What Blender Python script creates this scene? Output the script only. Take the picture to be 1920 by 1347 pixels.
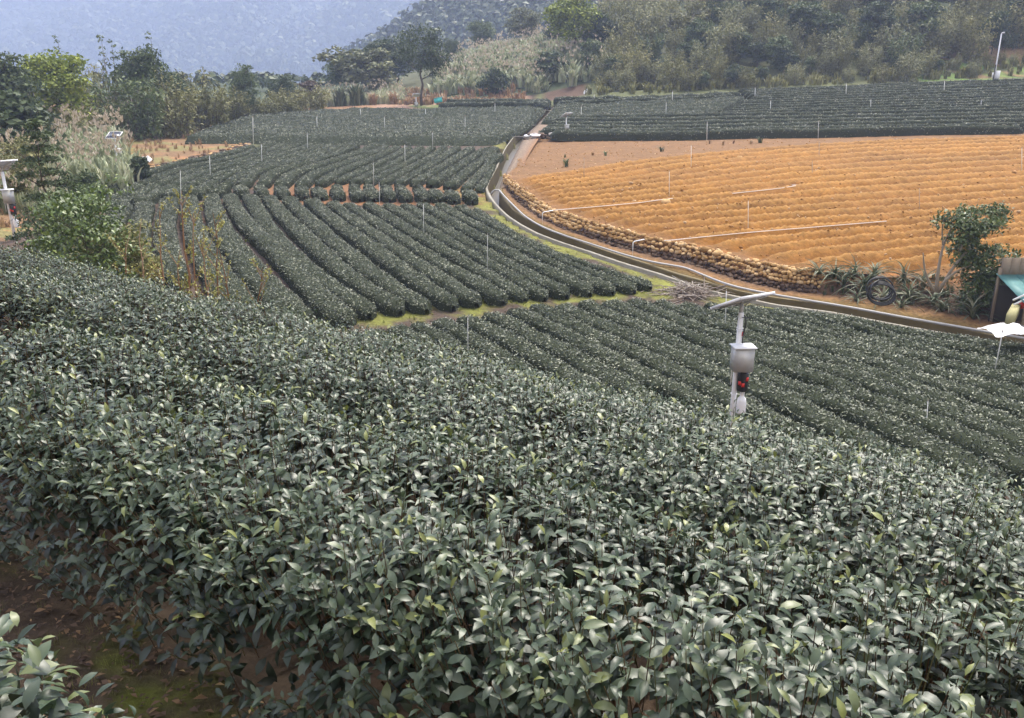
import bpy, math, random
import numpy as np
from mathutils import Vector, Matrix

# ---------------------------------------------------------------- camera, sky, sun, exposure
for o in list(bpy.data.objects): bpy.data.objects.remove(o)
scene = bpy.context.scene
COL = scene.collection
FPX, CX, CY = 1560.0, 960.0, 673.5          # focal length and centre in photograph pixels
PITCH = math.radians(18.5)
CAMZ = 7.2
cam_d = bpy.data.cameras.new('camera'); cam = bpy.data.objects.new('camera', cam_d); COL.objects.link(cam)
cam.location = (0, 0, CAMZ); cam.rotation_euler = (math.pi/2 - PITCH, 0, 0)
cam_d.sensor_fit = 'HORIZONTAL'; cam_d.sensor_width = 36.0; cam_d.lens = FPX/1920*36
cam_d.clip_start = 0.05; cam_d.clip_end = 6000
scene.camera = cam

SUN_EL, SUN_AZ = math.radians(58), math.radians(25)     # azimuth clockwise from +Y (the view direction)
world = bpy.data.worlds.new('World'); scene.world = world; world.use_nodes = True
wn = world.node_tree; wn.nodes.clear()
sky = wn.nodes.new('ShaderNodeTexSky'); sky.sky_type = 'NISHITA'; sky.sun_disc = False
sky.sun_elevation = SUN_EL; sky.sun_rotation = SUN_AZ; sky.air_density = 1.0; sky.dust_density = 4.0; sky.ozone_density = 1.0
hs = wn.nodes.new('ShaderNodeHueSaturation'); hs.inputs['Saturation'].default_value = 0.06
tint = wn.nodes.new('ShaderNodeMix'); tint.data_type = 'RGBA'; tint.blend_type = 'MULTIPLY'; tint.inputs['Factor'].default_value = 1; tint.inputs['B'].default_value = (1.08, 1.0, .88, 1)   # white overcast, not blue
bg = wn.nodes.new('ShaderNodeBackground'); bg.inputs['Strength'].default_value = 0.09
wo = wn.nodes.new('ShaderNodeOutputWorld')
wn.links.new(sky.outputs[0], hs.inputs['Color']); wn.links.new(hs.outputs[0], tint.inputs['A']); wn.links.new(tint.outputs['Result'], bg.inputs['Color']); wn.links.new(bg.outputs[0], wo.inputs[0])
sun_d = bpy.data.lights.new('sun', 'SUN'); sun_d.energy = 1.5; sun_d.angle = math.radians(11); sun_d.color = (1, .94, .84)
sun = bpy.data.objects.new('sun', sun_d); COL.objects.link(sun)
sv = Vector((math.sin(SUN_AZ)*math.cos(SUN_EL), math.cos(SUN_AZ)*math.cos(SUN_EL), math.sin(SUN_EL)))
sun.rotation_euler = sv.to_track_quat('Z', 'Y').to_euler()
vs = scene.view_settings
vs.view_transform = 'Standard'; vs.look = 'None'; vs.gamma = 1.0; vs.use_curve_mapping = False; vs.exposure = 2.5
scene.cycles.volume_bounces = 3; scene.cycles.max_bounces = 10

# ---------------------------------------------------------------- helpers
random.seed(4)
def RNG(s): return np.random.default_rng(s)
SP, CP = math.sin(PITCH), math.cos(PITCH)
CAM = np.array([0, 0, CAMZ])
def ray(px, py):
    u = (np.asarray(px, float)-CX)/FPX; v = (CY-np.asarray(py, float))/FPX
    return np.stack([u, CP+v*SP, -SP+v*CP], -1)
def at(px, py, D):                                # the point of a pixel's ray at forward distance D
    d = ray(px, py); return CAM + d*(D/d[..., 1])[..., None]
def pix(P):                                       # world -> photograph pixel and depth
    P = np.asarray(P, float)-CAM
    dep = P[..., 1]*CP-P[..., 2]*SP; up = P[..., 1]*SP+P[..., 2]*CP
    dep_s = np.where(np.abs(dep) < 1e-6, 1e-6, dep)
    return CX+FPX*P[..., 0]/dep_s, CY-FPX*up/dep_s, dep
def unit(v): return v/np.maximum(np.linalg.norm(v, axis=-1, keepdims=True), 1e-9)

def _h(ix, iy, s):
    n = (ix.astype(np.int64)*374761393 + iy.astype(np.int64)*668265263 + s*974634777) & 0x7fffffff
    n = (n ^ (n >> 13))*1274126177 & 0x7fffffff
    return ((n ^ (n >> 16)) & 0xffff)/65535.0
def vnoise(x, y, s=0):
    x = np.asarray(x, float); y = np.asarray(y, float)
    ix = np.floor(x); iy = np.floor(y); fx = x-ix; fy = y-iy
    fx = fx*fx*(3-2*fx); fy = fy*fy*(3-2*fy)
    a = _h(ix, iy, s); b = _h(ix+1, iy, s); c = _h(ix, iy+1, s); d = _h(ix+1, iy+1, s)
    return (a*(1-fx)+b*fx)*(1-fy)+(c*(1-fx)+d*fx)*fy - .5
def fbm(x, y, s=0, n=4):
    r = 0; a = 1
    for i in range(n): r = r+a*vnoise(x*2**i, y*2**i, s+i); a *= .5
    return r

class TPS:                                        # thin plate spline through scattered values
    def __init__(self, xy, z, smooth=1e-3):
        self.c = np.asarray(xy, float); n = len(z); self.sc = 30.0
        K = self._k(self.c, self.c)+smooth*np.eye(n)
        Q = np.hstack([np.ones((n, 1)), self.c/self.sc])
        A = np.block([[K, Q], [Q.T, np.zeros((3, 3))]])
        self.w = np.linalg.solve(A, np.concatenate([z, np.zeros(3)]))
    def _k(self, a, b):
        d2 = ((a[:, None]-b[None])**2).sum(-1)/self.sc**2
        return np.where(d2 > 1e-12, .5*d2*np.log(np.maximum(d2, 1e-12)), 0)
    def __call__(self, x, y):
        x = np.asarray(x, float); sh = x.shape; p = np.stack([x.ravel(), np.asarray(y, float).ravel()], -1)
        out = np.empty(len(p)); n = len(self.c)
        for i in range(0, len(p), 40000):
            q = p[i:i+40000]
            out[i:i+40000] = self._k(q, self.c)@self.w[:n]+self.w[n]+(q/self.sc)@self.w[n+1:]
        return out.reshape(sh)

def smax(a, b, k):
    m = np.maximum(a, b); return m+k*np.log1p(np.exp(-np.abs(a-b)/k))
def inpoly(x, y, poly):
    x = np.asarray(x); y = np.asarray(y); r = np.zeros(x.shape, bool); n = len(poly)
    for i in range(n):
        x0, y0 = poly[i]; x1, y1 = poly[(i+1) % n]
        c = ((y0 > y) != (y1 > y)) & (x < (x1-x0)*(y-y0)/((y1-y0) if y1 != y0 else 1e-9)+x0)
        r ^= c
    return r
def resample(P, n):
    P = np.asarray(P, float); d = np.r_[0, np.cumsum(np.linalg.norm(np.diff(P, axis=0), axis=1))]
    t = np.linspace(0, d[-1], n); return np.stack([np.interp(t, d, P[:, k]) for k in range(P.shape[1])], -1)
def smooth_line(P, n, it=2):
    P = np.asarray(P, float)
    for _ in range(it):                           # Chaikin
        Q = np.empty((2*len(P)-2, P.shape[1])); Q[0::2] = .75*P[:-1]+.25*P[1:]; Q[1::2] = .25*P[:-1]+.75*P[1:]
        P = np.vstack([P[:1], Q, P[-1:]])
    return resample(P, n)

def mk(name, V, Fs, mat, parent=None, attrs=None, smooth=False, loc=None, label=None, cat=None, group=None, kind=None, mats=None, midx=None):
    me = new_mesh(name, V, Fs, mat, attrs, smooth, loc, mats, midx)
    return place(name, me, parent, loc, label, cat, group, kind)
def new_mesh(name, V, Fs, mat, attrs=None, smooth=False, loc=None, mats=None, midx=None):
    V = np.asarray(V, np.float32)
    if loc is not None: V = V-np.asarray(loc, np.float32)
    if isinstance(Fs, np.ndarray): Fs = [Fs]
    Fs = [np.asarray(f, np.int32) for f in Fs if len(f)]
    me = bpy.data.meshes.new(name)
    me.vertices.add(len(V)); me.vertices.foreach_set('co', V.ravel())
    idx = np.concatenate([f.ravel() for f in Fs]); cnt = np.concatenate([np.full(len(f), f.shape[1], np.int32) for f in Fs])
    me.loops.add(len(idx)); me.loops.foreach_set('vertex_index', idx)
    me.polygons.add(len(cnt)); me.polygons.foreach_set('loop_start', np.r_[0, np.cumsum(cnt)[:-1]].astype(np.int32))
    if smooth: me.polygons.foreach_set('use_smooth', np.ones(len(cnt), bool))
    for m in (mats or [mat]): me.materials.append(m)
    if midx is not None: me.polygons.foreach_set('material_index', np.asarray(midx, np.int32))
    for k, a in (attrs or {}).items():
        a = np.asarray(a, np.float32)
        if a.ndim == 1: at_ = me.attributes.new(k, 'FLOAT', 'POINT'); at_.data.foreach_set('value', a)
        else:
            at_ = me.attributes.new(k, 'FLOAT_COLOR', 'POINT')
            at_.data.foreach_set('color', np.hstack([a, np.ones((len(a), 1), np.float32)]).astype(np.float32).ravel())
    me.update(); me.validate()
    return me
def place(name, me, parent=None, loc=None, label=None, cat=None, group=None, kind=None):
    o = bpy.data.objects.new(name, me); COL.objects.link(o)
    if loc is not None and parent is None: o.location = loc
    elif loc is not None: o.location = Vector(loc)-parent.location
    elif parent is not None: o.location = -parent.location      # the mesh is in world coordinates
    if parent is not None: o.parent = parent
    return tag(o, label, cat, group, kind)
def tag(o, label=None, cat=None, group=None, kind=None):
    for k, v in (('label', label), ('category', cat), ('group', group), ('kind', kind)):
        if v: o[k] = v
    return o
def thing(name, loc, label, cat, group=None, rz=0):
    o = bpy.data.objects.new(name, None); COL.objects.link(o); o.location = loc; o.rotation_euler.z = rz
    o.empty_display_size = .1
    return tag(o, label, cat, group)
ORD = ['first', 'second', 'third', 'fourth', 'fifth', 'sixth', 'seventh', 'eighth', 'ninth', 'tenth', 'eleventh', 'twelfth', 'thirteenth',
       'fourteenth', 'fifteenth', 'sixteenth', 'seventeenth', 'eighteenth', 'nineteenth', 'twentieth', 'twenty-first', 'twenty-second', 'twenty-third', 'twenty-fourth']

class G:                                          # collects vertices and faces into one mesh
    def __init__(s): s.V = []; s.F = {}; s.n = 0; s.A = []
    def add(s, V, F, a=None):
        V = np.asarray(V, float).reshape(-1, 3)
        F = np.asarray(F, int)
        s.F.setdefault(F.shape[1], []).append(F+s.n); s.V.append(V); s.n += len(V)
        s.A.append(np.full(len(V), .5) if a is None else np.broadcast_to(np.asarray(a, float), (len(V),)))
        return s
    def box(s, c, sz, R=None, a=None):
        x, y, z = np.array(sz)/2
        V = np.array([[-x,-y,-z],[x,-y,-z],[x,y,-z],[-x,y,-z],[-x,-y,z],[x,-y,z],[x,y,z],[-x,y,z]])
        if R is not None: V = V@np.asarray(R).T
        return s.add(V+np.asarray(c), [[0,3,2,1],[4,5,6,7],[0,1,5,4],[1,2,6,5],[2,3,7,6],[3,0,4,7]], a)
    def tube(s, P, r, k=6, a=None, cap=True):
        V, F = tube(P, r, k); s.add(V, F, a)
        if cap:
            n = len(np.asarray(P)); s.F.setdefault(k, []).append(np.array([list(range(k))[::-1], list(range((n-1)*k, n*k))])+s.n-len(V))
        return s
    def lathe(s, c, prof, k=16, a=None):
        pr = np.asarray(prof, float); t = np.arange(k)*2*np.pi/k
        V = np.stack([pr[:, None, 0]*np.cos(t), pr[:, None, 0]*np.sin(t), np.broadcast_to(pr[:, None, 1], (len(pr), k))], -1).reshape(-1, 3)
        n = len(pr); F = []
        for i in range(n-1):
            for j in range(k): F.append([i*k+j, i*k+(j+1) % k, (i+1)*k+(j+1) % k, (i+1)*k+j])
        return s.add(V+np.asarray(c), F, a)
    def mk(s, name, mat, parent=None, **kw):
        kw.setdefault('attrs', {'rnd': np.concatenate(s.A)})
        return mk(name, np.vstack(s.V), [np.vstack(f) for f in s.F.values()], mat, parent, **kw)
    def mesh(s, name, mat, **kw):
        return new_mesh(name, np.vstack(s.V), [np.vstack(f) for f in s.F.values()], mat, {'rnd': np.concatenate(s.A)}, **kw)
def tube(P, r, k=6):
    P = np.asarray(P, float); n = len(P); r = np.broadcast_to(np.asarray(r, float), (n,))
    T = unit(np.gradient(P, axis=0)); ref = np.array([0, 0, 1.]) if abs(T[:, 2]).mean() < .8 else np.array([1., 0, 0])
    B = unit(np.cross(T, ref)); N = np.cross(B, T)
    t = np.arange(k)*2*np.pi/k
    V = P[:, None]+r[:, None, None]*(np.cos(t)[None, :, None]*B[:, None]+np.sin(t)[None, :, None]*N[:, None])
    i = np.arange(n-1)[:, None]*k; j = np.arange(k)[None]
    F = np.stack([i+j, i+(j+1) % k, i+k+(j+1) % k, i+k+j], -1).reshape(-1, 4)
    return V.reshape(-1, 3), F
def gridF(n, m):                                  # faces of an n x m vertex lattice
    i = np.arange(n-1)[:, None]*m; j = np.arange(m-1)[None]
    return np.stack([i+j, i+j+1, i+m+j+1, i+m+j], -1).reshape(-1, 4)

# leaf templates: (along, across, up) and faces
def leaf_t(seg, arch=.30, droop=.42, fold=.10):
    V = [[0, 0, 0]]; F = []; prof = {4: [.38, .5, .40], 3: [.45, .46], 2: [.52]}[seg]
    ts = [(i+1)/seg for i in range(seg-1)]
    for t, w in zip(ts, prof):
        z = arch*t-droop*t*t
        V += [[t, -w, z+fold*w], [t, 0, z], [t, w, z+fold*w]]
    V.append([1, 0, arch-droop]); e = len(V)-1
    F += [[0, 2, 1], [0, 3, 2]]
    for i in range(seg-2):
        a = 1+3*i; b = a+3
        F += [[a, a+1, b+1], [a, b+1, b], [a+1, a+2, b+2], [a+1, b+2, b+1]]
    a = 1+3*(seg-2); F += [[a, a+1, e], [a+1, a+2, e]]
    return np.array(V, float), np.array(F)
T12 = leaf_t(4); T8 = leaf_t(3); T4 = leaf_t(2)
T2 = (np.array([[0, 0, 0], [.5, -.5, .06], [1, 0, -.06], [.5, .5, .06]], float), np.array([[0, 1, 2], [0, 2, 3]]))
def inst(T, P, A, N, L, W):
    TV, TF = T; n = len(P)
    A = unit(A); B = unit(np.cross(N, A)); N2 = np.cross(A, B)
    L = np.broadcast_to(np.asarray(L, float), (n,)); W = np.broadcast_to(np.asarray(W, float), (n,))
    V = P[:, None]+A[:, None]*(TV[None, :, 0, None]*L[:, None, None])+B[:, None]*(TV[None, :, 1, None]*W[:, None, None])+N2[:, None]*(TV[None, :, 2, None]*L[:, None, None])
    F = TF[None]+(np.arange(n)*len(TV))[:, None, None]
    return V.reshape(-1, 3), F.reshape(-1, TF.shape[1])
def rnd_dir(r, n): return unit(r.normal(size=(n, 3)))

# ---------------------------------------------------------------- materials
MATS = {}
def mat(name, ramp, rough=.7, spec=.4, scale=None, bump=0, attr='rnd', objrnd=False, detail=6, metal=0, translucent=0, noise_mix=.5, stretch=None, mix_obj=False):
    """base colour from an attribute (or object random) run through a ramp, broken up by noise"""
    if name in MATS: return MATS[name]
    m = bpy.data.materials.new(name); m.use_nodes = True; t = m.node_tree; b = t.nodes['Principled BSDF']; L = t.links.new
    b.inputs['Roughness'].default_value = rough; b.inputs['Metallic'].default_value = metal
    b.inputs['Specular IOR Level'].default_value = spec
    cr = t.nodes.new('ShaderNodeValToRGB'); e = cr.color_ramp.elements
    ramp = [(i/max(1, len(ramp)-1), c) if len(c) == 3 else (c[0], c[1:]) for i, c in enumerate(ramp)]
    while len(e) < len(ramp): e.new(.5)
    for el, (p, c) in zip(e, ramp): el.position = p; el.color = (*c, 1)
    if mix_obj:
        oi = t.nodes.new('ShaderNodeObjectInfo'); ma = t.nodes.new('ShaderNodeMath'); ma.operation = 'MULTIPLY_ADD'; ma.inputs[1].default_value = .36
        at2 = t.nodes.new('ShaderNodeAttribute'); at2.attribute_name = attr; sb_ = t.nodes.new('ShaderNodeMath'); sb_.operation = 'SUBTRACT'; sb_.inputs[1].default_value = .18
        L(oi.outputs['Random'], ma.inputs[0]); L(at2.outputs['Fac'], ma.inputs[2]); L(ma.outputs[0], sb_.inputs[0]); src = sb_.outputs[0]
    elif objrnd: src = t.nodes.new('ShaderNodeObjectInfo').outputs['Random']
    else: src = t.nodes.new('ShaderNodeAttribute'); src.attribute_name = attr; src = src.outputs['Fac']
    if scale:
        tc = t.nodes.new('ShaderNodeTexCoord'); nz = t.nodes.new('ShaderNodeTexNoise'); nz.inputs['Scale'].default_value = scale; nz.inputs['Detail'].default_value = detail
        if stretch:
            mp = t.nodes.new('ShaderNodeMapping'); mp.inputs['Scale'].default_value = stretch
            L(tc.outputs['Object'], mp.inputs[0]); L(mp.outputs[0], nz.inputs['Vector'])
        else: L(tc.outputs['Object'], nz.inputs['Vector'])
        mx = t.nodes.new('ShaderNodeMix'); mx.inputs['Factor'].default_value = noise_mix
        L(src, mx.inputs['A']); L(nz.outputs['Fac'], mx.inputs['B']); src = mx.outputs['Result']
        if bump:
            bp = t.nodes.new('ShaderNodeBump'); bp.inputs['Strength'].default_value = bump; bp.inputs['Distance'].default_value = .03
            L(nz.outputs['Fac'], bp.inputs['Height']); L(bp.outputs[0], b.inputs['Normal'])
    L(src, cr.inputs['Fac']); L(cr.outputs[0], b.inputs['Base Color'])
    if translucent:
        tr = t.nodes.new('ShaderNodeBsdfTranslucent'); L(cr.outputs[0], tr.inputs['Color'])
        ms = t.nodes.new('ShaderNodeMixShader'); ms.inputs[0].default_value = translucent
        L(b.outputs[0], ms.inputs[1]); L(tr.outputs[0], ms.inputs[2]); L(ms.outputs[0], t.nodes['Material Output'].inputs['Surface'])
    MATS[name] = m; return m
def ground_mat(name, scale=14, rough=.9, bump=.6, amt=.55):
    """vertex colour 'col' broken up with grain"""
    if name in MATS: return MATS[name]
    m = bpy.data.materials.new(name); m.use_nodes = True; t = m.node_tree; b = t.nodes['Principled BSDF']; L = t.links.new
    b.inputs['Roughness'].default_value = rough; b.inputs['Specular IOR Level'].default_value = .2
    a = t.nodes.new('ShaderNodeAttribute'); a.attribute_name = 'col'
    tc = t.nodes.new('ShaderNodeTexCoord'); nz = t.nodes.new('ShaderNodeTexNoise'); nz.inputs['Scale'].default_value = scale; nz.inputs['Detail'].default_value = 9
    nz.inputs['Roughness'].default_value = .7
    L(tc.outputs['Object'], nz.inputs['Vector'])
    mr = t.nodes.new('ShaderNodeMapRange'); mr.inputs['From Min'].default_value = .3; mr.inputs['From Max'].default_value = .7
    mr.inputs['To Min'].default_value = 1-amt; mr.inputs['To Max'].default_value = 1+amt; L(nz.outputs['Fac'], mr.inputs['Value'])
    vm = t.nodes.new('ShaderNodeVectorMath'); vm.operation = 'SCALE'; L(a.outputs['Color'], vm.inputs[0]); L(mr.outputs[0], vm.inputs['Scale'])
    L(vm.outputs[0], b.inputs['Base Color'])
    bp = t.nodes.new('ShaderNodeBump'); bp.inputs['Strength'].default_value = bump; bp.inputs['Distance'].default_value = .04
    L(nz.outputs['Fac'], bp.inputs['Height']); L(bp.outputs[0], b.inputs['Normal'])
    MATS[name] = m; return m

M_TEA = mat('tea_leaf', [(.005,.011,.005), (.022,.040,.020), (.044,.070,.037), (.066,.096,.048), (.19,.21,.05)], rough=.44, spec=.68, translucent=.12)
M_TEA1 = mat('tea_leaf_single', [(.014,.028,.013), (.030,.052,.028), (.048,.076,.041), (.064,.094,.046), (.13,.155,.05)], rough=.44, spec=.68, objrnd=True, translucent=.12)
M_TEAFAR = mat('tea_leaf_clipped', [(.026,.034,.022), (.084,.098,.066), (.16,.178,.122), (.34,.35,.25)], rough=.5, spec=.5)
M_CORE = mat('hedge_core', [(.018,.024,.014), (.042,.050,.031)], rough=.95, spec=.1, scale=9)  # dark core colour paints in the shade seen in gaps between leaves
M_TWIG = mat('tea_twig', [(.045,.026,.015), (.10,.055,.028), (.10,.12,.04)], rough=.7, spec=.3)
M_WOOD = mat('bark', [(.05,.038,.028), (.14,.11,.085)], rough=.9, spec=.2, scale=6, bump=.5)
M_GROUND = ground_mat('ground_soil', 7.0)
M_FIELD = ground_mat('ploughed_soil', 5, bump=.9, amt=.38)
M_CONC = mat('concrete', [(.10,.095,.06), (.22,.20,.16), (.36,.34,.29)], rough=.9, spec=.2, scale=2.2, bump=.3, noise_mix=.6)
M_CONCD = mat('wet_concrete', [(.055,.045,.02), (.13,.10,.045), (.20,.16,.08)], rough=.75, spec=.3, scale=1.6, bump=.3, noise_mix=.7, stretch=(1, 1, .25))
M_WHITE = mat('white_paint', [(.72,.73,.76), (.82,.82,.84)], rough=.45, spec=.4)
M_PIPE = mat('grey_white_pipe', [(.28,.27,.27), (.46,.45,.45)], rough=.5, spec=.4, scale=3)
# ---------------------------------------------------------------- the lie of the land
NX, NY = .58, .8146                                # across the foreground rows (s), along them (a)
def sa(x, y): return NX*x+NY*y, NY*x-NX*y
def from_sa(s, a): return NX*s+NY*a, NY*s-NX*a
_ht = np.array([[-12,8.2],[-4,6.6],[0,5.52],[1.3,5.27],[2.5,5.02],[3.8,4.74],[5,4.40],[6.2,3.9],[7.4,3.0],[9,1.5],[11,.2],[13,-.8],[18,-3],[60,-20]])
_hs = np.linspace(-12, 60, 800); _hz = np.interp(_hs, _ht[:, 0], _ht[:, 1]); _hz = np.convolve(np.pad(_hz, 12, 'edge'), np.ones(25)/25, 'valid')
def hill(x, y):
    s, a = sa(x, y); return np.interp(s, _hs, _hz)

DL = [(1033,198),(1000,228),(967,253),(947,280),(931,315),(914,344),(910,356),(917,373),(931,390),(950,409),(974,425),(1005,442),(1044,457),(1099,475),
      (1165,498),(1233,518),(1290,538),(1338,553),(1391,564),(1450,577),(1560,592),(1660,612),(1760,630),(1850,648),(1960,668)]
DR = [(1039,200),(1012,230),(985,255),(968,285),(952,318),(938,346),(936,359),(943,374),(962,396),(989,414),(1020,429),(1054,443),(1095,459),(1140,475),
      (1200,494),(1267,516),(1326,532),(1360,543),(1394,551),(1454,562),(1580,577),(1680,597),(1780,613),(1863,633),(1970,655)]
DW = [(1050,202),(1030,232),(1005,255),(985,285),(968,318),(947,346),(952,356),(966,374),(986,392),(1010,409),(1040,425),(1080,440),(1118,452),(1160,466),
      (1220,481),(1290,496),(1350,515),(1385,526),(1420,535),(1470,547),(1590,556),(1690,570),(1790,588),(1875,605),(1980,625)]
DT = [(1050,200),(1030,231),(1008,253),(990,281),(970,311),(945,331),(955,340),(972,355),(996,372),(1024,391),(1056,403),(1096,416),(1135,425),(1180,440),
      (1240,455),(1312,467),(1372,484),(1410,493),(1445,500),(1490,507),(1590,517),(1690,525),(1790,520),(1880,500),(1990,485)]
DZ = [4.5,3.3,2.5,2.15,1.75,1.4,1.3,1.18,1.05,.92,.80,.68,.56,.42,.25,.12,.05,.02,0,-.03,-.06,-.08,-.1,-.1,-.1]

def atz(px, py, z):
    d = ray(px, py); return CAM+d*((z-CAMZ)/d[..., 2])[..., None]
ctl = []
for (px, py), z in zip(DL, DZ):
    if py > 240: ctl.append(atz(px, py, z))
for px, py, z in [(900,578,.02),(640,602,.02),(1240,548,.08),(700,372,1.2),(429,365,1.2),(901,376,1.22),(700,342,1.42),(225,342,1.45),(450,340,1.45),
                  (450,268,2.35),(700,266,2.35),(930,270,2.35),(300,430,.75),(560,470,.55),(750,470,.5),(190,395,1.05),(560,305,1.9),(800,305,1.85)]:
    ctl.append(atz(px, py, z))
for px, py, D in [(390,252,80),(480,217,98),(700,204,100),(1030,193,102),(860,235,90),(600,235,88),
                  (1060,257,78),(1290,257,76),(1500,253,74),(1700,248,72.5),(1920,243,71),(1100,184,100),(1400,172,99),(1650,162,98),(1920,152,97),(1300,222,87),(1750,200,84)]:
    ctl.append(at(px, py, D))
ctl += [np.array(p, float) for p in [(-18.5,30,1.75),(-13,21,1.3),(-24,38,2.0),(-32,46,2.5),(-33,60,2.6),(-45,80,3.4),(-36,95,4.0),(-60,60,4.),(-7,14,.5),(-3,13,.1),(0,14,-.05),(5,14,-.1),
        (12,14,-.2),(20,18,-.2),(30,16,-.2),(-30,18,2.2),(-25,0,0),(25,0,0),(60,30,1.2),(75,60,3.2),(100,70,4.),(100,98,9)]]
ctl = np.array(ctl)
valley_t = TPS(ctl[:, :2], ctl[:, 2], 2e-3)
def _pl(xs, t): return np.interp(xs, [p[0] for p in t], [p[1] for p in t])
def back(x, y):
    yf = _pl(x, [(-90,125),(-45,110),(-20,112),(-5,108),(10,105),(30,102),(60,100),(110,98)])
    sl = _pl(x, [(-90,.0),(-40,.03),(-22,.10),(-8,.20),(5,.27),(22,.40),(60,.46),(110,.5)])
    cap = _pl(x, [(-60,1),(-25,3.5),(-8,8.5),(8,10.5),(20,14),(32,40),(60,80),(400,140)])
    d = np.maximum(y-yf, 0); r = sl*(np.sqrt(d*d+16)-4)
    r = cap*np.tanh(r/cap)
    r = r-np.maximum(y-190, 0)*.03
    return r
def far(x, y):
    k1, k2 = 1.5, 2.1; X, Y = x, y; x, y = X/k1, Y/k1
    cy = 255+.35*(x+58); cz = _pl(x, [(-300,-60),(-110,-22),(-75,-2),(-58,8),(-45,19),(-30,28),(0,44),(60,80),(200,130)])
    m1 = cz-.42*np.abs(y-cy)+fbm(x/40, y/40, 3)*8
    m1 = CAMZ+k1*(m1-CAMZ); x, y = X/k2, Y/k2
    m2 = np.minimum((y-500+.30*x)*.50, 330)+(.5-np.abs(fbm(x/130, y/170, 9, 5)))*95+fbm(x/40, y/40, 14, 3)*14
    m2 = CAMZ+k2*(m2-CAMZ)
    return smax(m1, m2, 4)
def ground(x, y):
    x = np.asarray(x, float); y = np.asarray(y, float)
    xc = np.clip(x, -70, 105); yc = np.clip(y, -5, 103)
    v = valley_t(xc, yc)+.03*vnoise(x*.7, y*.7, 5)
    v = v+np.where(y > 90, back(x, y), 0)
    h = smax(hill(x, y), v, .35)
    h = np.where(y > 140, np.maximum(h, np.where(y > 140, far(x, y), -99)), h)
    return h
def hit(px, py, off=0., f=ground, tmax=2600):
    px = np.atleast_1d(np.asarray(px, float)); py = np.atleast_1d(np.asarray(py, float)); d = ray(px, py)
    t0 = np.full(px.shape, 5.0) if off is not None else None
    ts = np.geomspace(1.2, tmax, 420)
    P = CAM+d[:, None]*ts[None, :, None]
    below = P[..., 2] < f(P[..., 0], P[..., 1])+off
    i = np.argmax(below, 1); i = np.where(below.any(1), np.maximum(i, 1), len(ts)-1)
    lo = ts[i-1]; hi = ts[i]
    for _ in range(14):
        m = (lo+hi)/2; Q = CAM+d*m[:, None]; b = Q[:, 2] < f(Q[:, 0], Q[:, 1])+off
        hi = np.where(b, m, hi); lo = np.where(b, lo, m)
    Q = CAM+d*hi[:, None]; return Q
def hit_far(px, py, off, ymin, f=ground, far=420, steps=150):          # first hit beyond forward distance ymin (skips the foreground crest)
    px = np.atleast_1d(np.asarray(px, float)); py = np.atleast_1d(np.asarray(py, float)); d = ray(px, py)
    ts = np.geomspace(ymin, far, steps)[None]/d[:, 1:2]*np.ones((len(px), 1))
    P = CAM+d[:, None]*ts[..., None]
    below = P[..., 2] < f(P[..., 0], P[..., 1])+off
    i = np.where(below.any(1), np.maximum(np.argmax(below, 1), 1), ts.shape[1]-1); k = np.arange(len(px))
    lo = ts[k, i-1]; hi = ts[k, i]
    for _ in range(14):
        m = (lo+hi)/2; Q = CAM+d*m[:, None]; b = Q[:, 2] < f(Q[:, 0], Q[:, 1])+off
        hi = np.where(b, m, hi); lo = np.where(b, lo, m)
    return CAM+d*hi[:, None]
def onground(P):
    P = np.array(P, float); P[..., 2] = ground(P[..., 0], P[..., 1]); return P

# the ditch, its banks and the wall line, as world curves
NS = 260
def prof(keys, P):                                # smooth a polyline keyed by station
    k = np.arange(len(P)); t = np.linspace(0, len(P)-1, NS)
    Q = np.stack([np.interp(t, k, np.asarray(P)[:, i]) for i in range(3)], -1)
    w = np.array([1, 2, 3, 4, 3, 2, 1.])/16; Qp = np.pad(Q, ((3, 3), (0, 0)), 'edge')
    return np.stack([np.convolve(Qp[:, i], w, 'valid') for i in range(3)], -1)
WL = prof(0, [hit_far([p[0]], [p[1]], 0, 18)[0] for p in DL])
WR = prof(0, [hit_far([p[0]], [p[1]], 0, 18)[0] for p in DR])
WW = prof(0, [hit_far([p[0]], [p[1]], .03, 18)[0] for p in DW])
_tt = []
for (w, t_) in zip([hit_far([p[0]], [p[1]], .03, 18)[0] for p in DW], DT): _tt.append(at(t_[0], t_[1], w[1]+.22))
_tt[20:] = [at(p[0], p[1], D) for p, D in zip(DT[20:], (29.3, 28.4, 28.0, 28.6, 29.4))]
WT = prof(0, _tt)
ST = np.linspace(0, len(DL)-1, NS)                 # station number of each sample
_bc = [WT[i] for i in range(int(NS*5/24), NS, 12)]
_bc += [at(px, py, D) for px, py, D in [(975,266,75),(1060,258,77.5),(1290,258,75.5),(1500,254,73.5),(1700,249,72),(1920,244,70.5),(2100,240,70)]]
_bc += [atz(960,330,1.95), np.array([45, 45, 2.2]), np.array([30, 30, 1.25])]
_bc = np.array(_bc); brown_t = TPS(_bc[:, :2], _bc[:, 2], 5e-3)
BACKLINE = [at(px, py, D) for px, py, D in [(2500,232,69),(2100,240,70),(1920,244,70.5),(1700,249,72),(1500,254,73.5),(1290,258,75.5),(1060,258,77.5),(985,262,77)]]
POLY_BROWN = np.array([p[:2] for p in WT[int(NS*4.2/24):]]+[[60, 27]]+[p[:2] for p in BACKLINE])
CORR_L = WL.copy()
POLY_CUT = np.array([p[:2] for p in WL]+[[60, 20]]+[[60, 27]]+[p[:2] for p in BACKLINE]+[p[:2] for p in WW[:int(NS*3/24)][::-1]])

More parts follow.
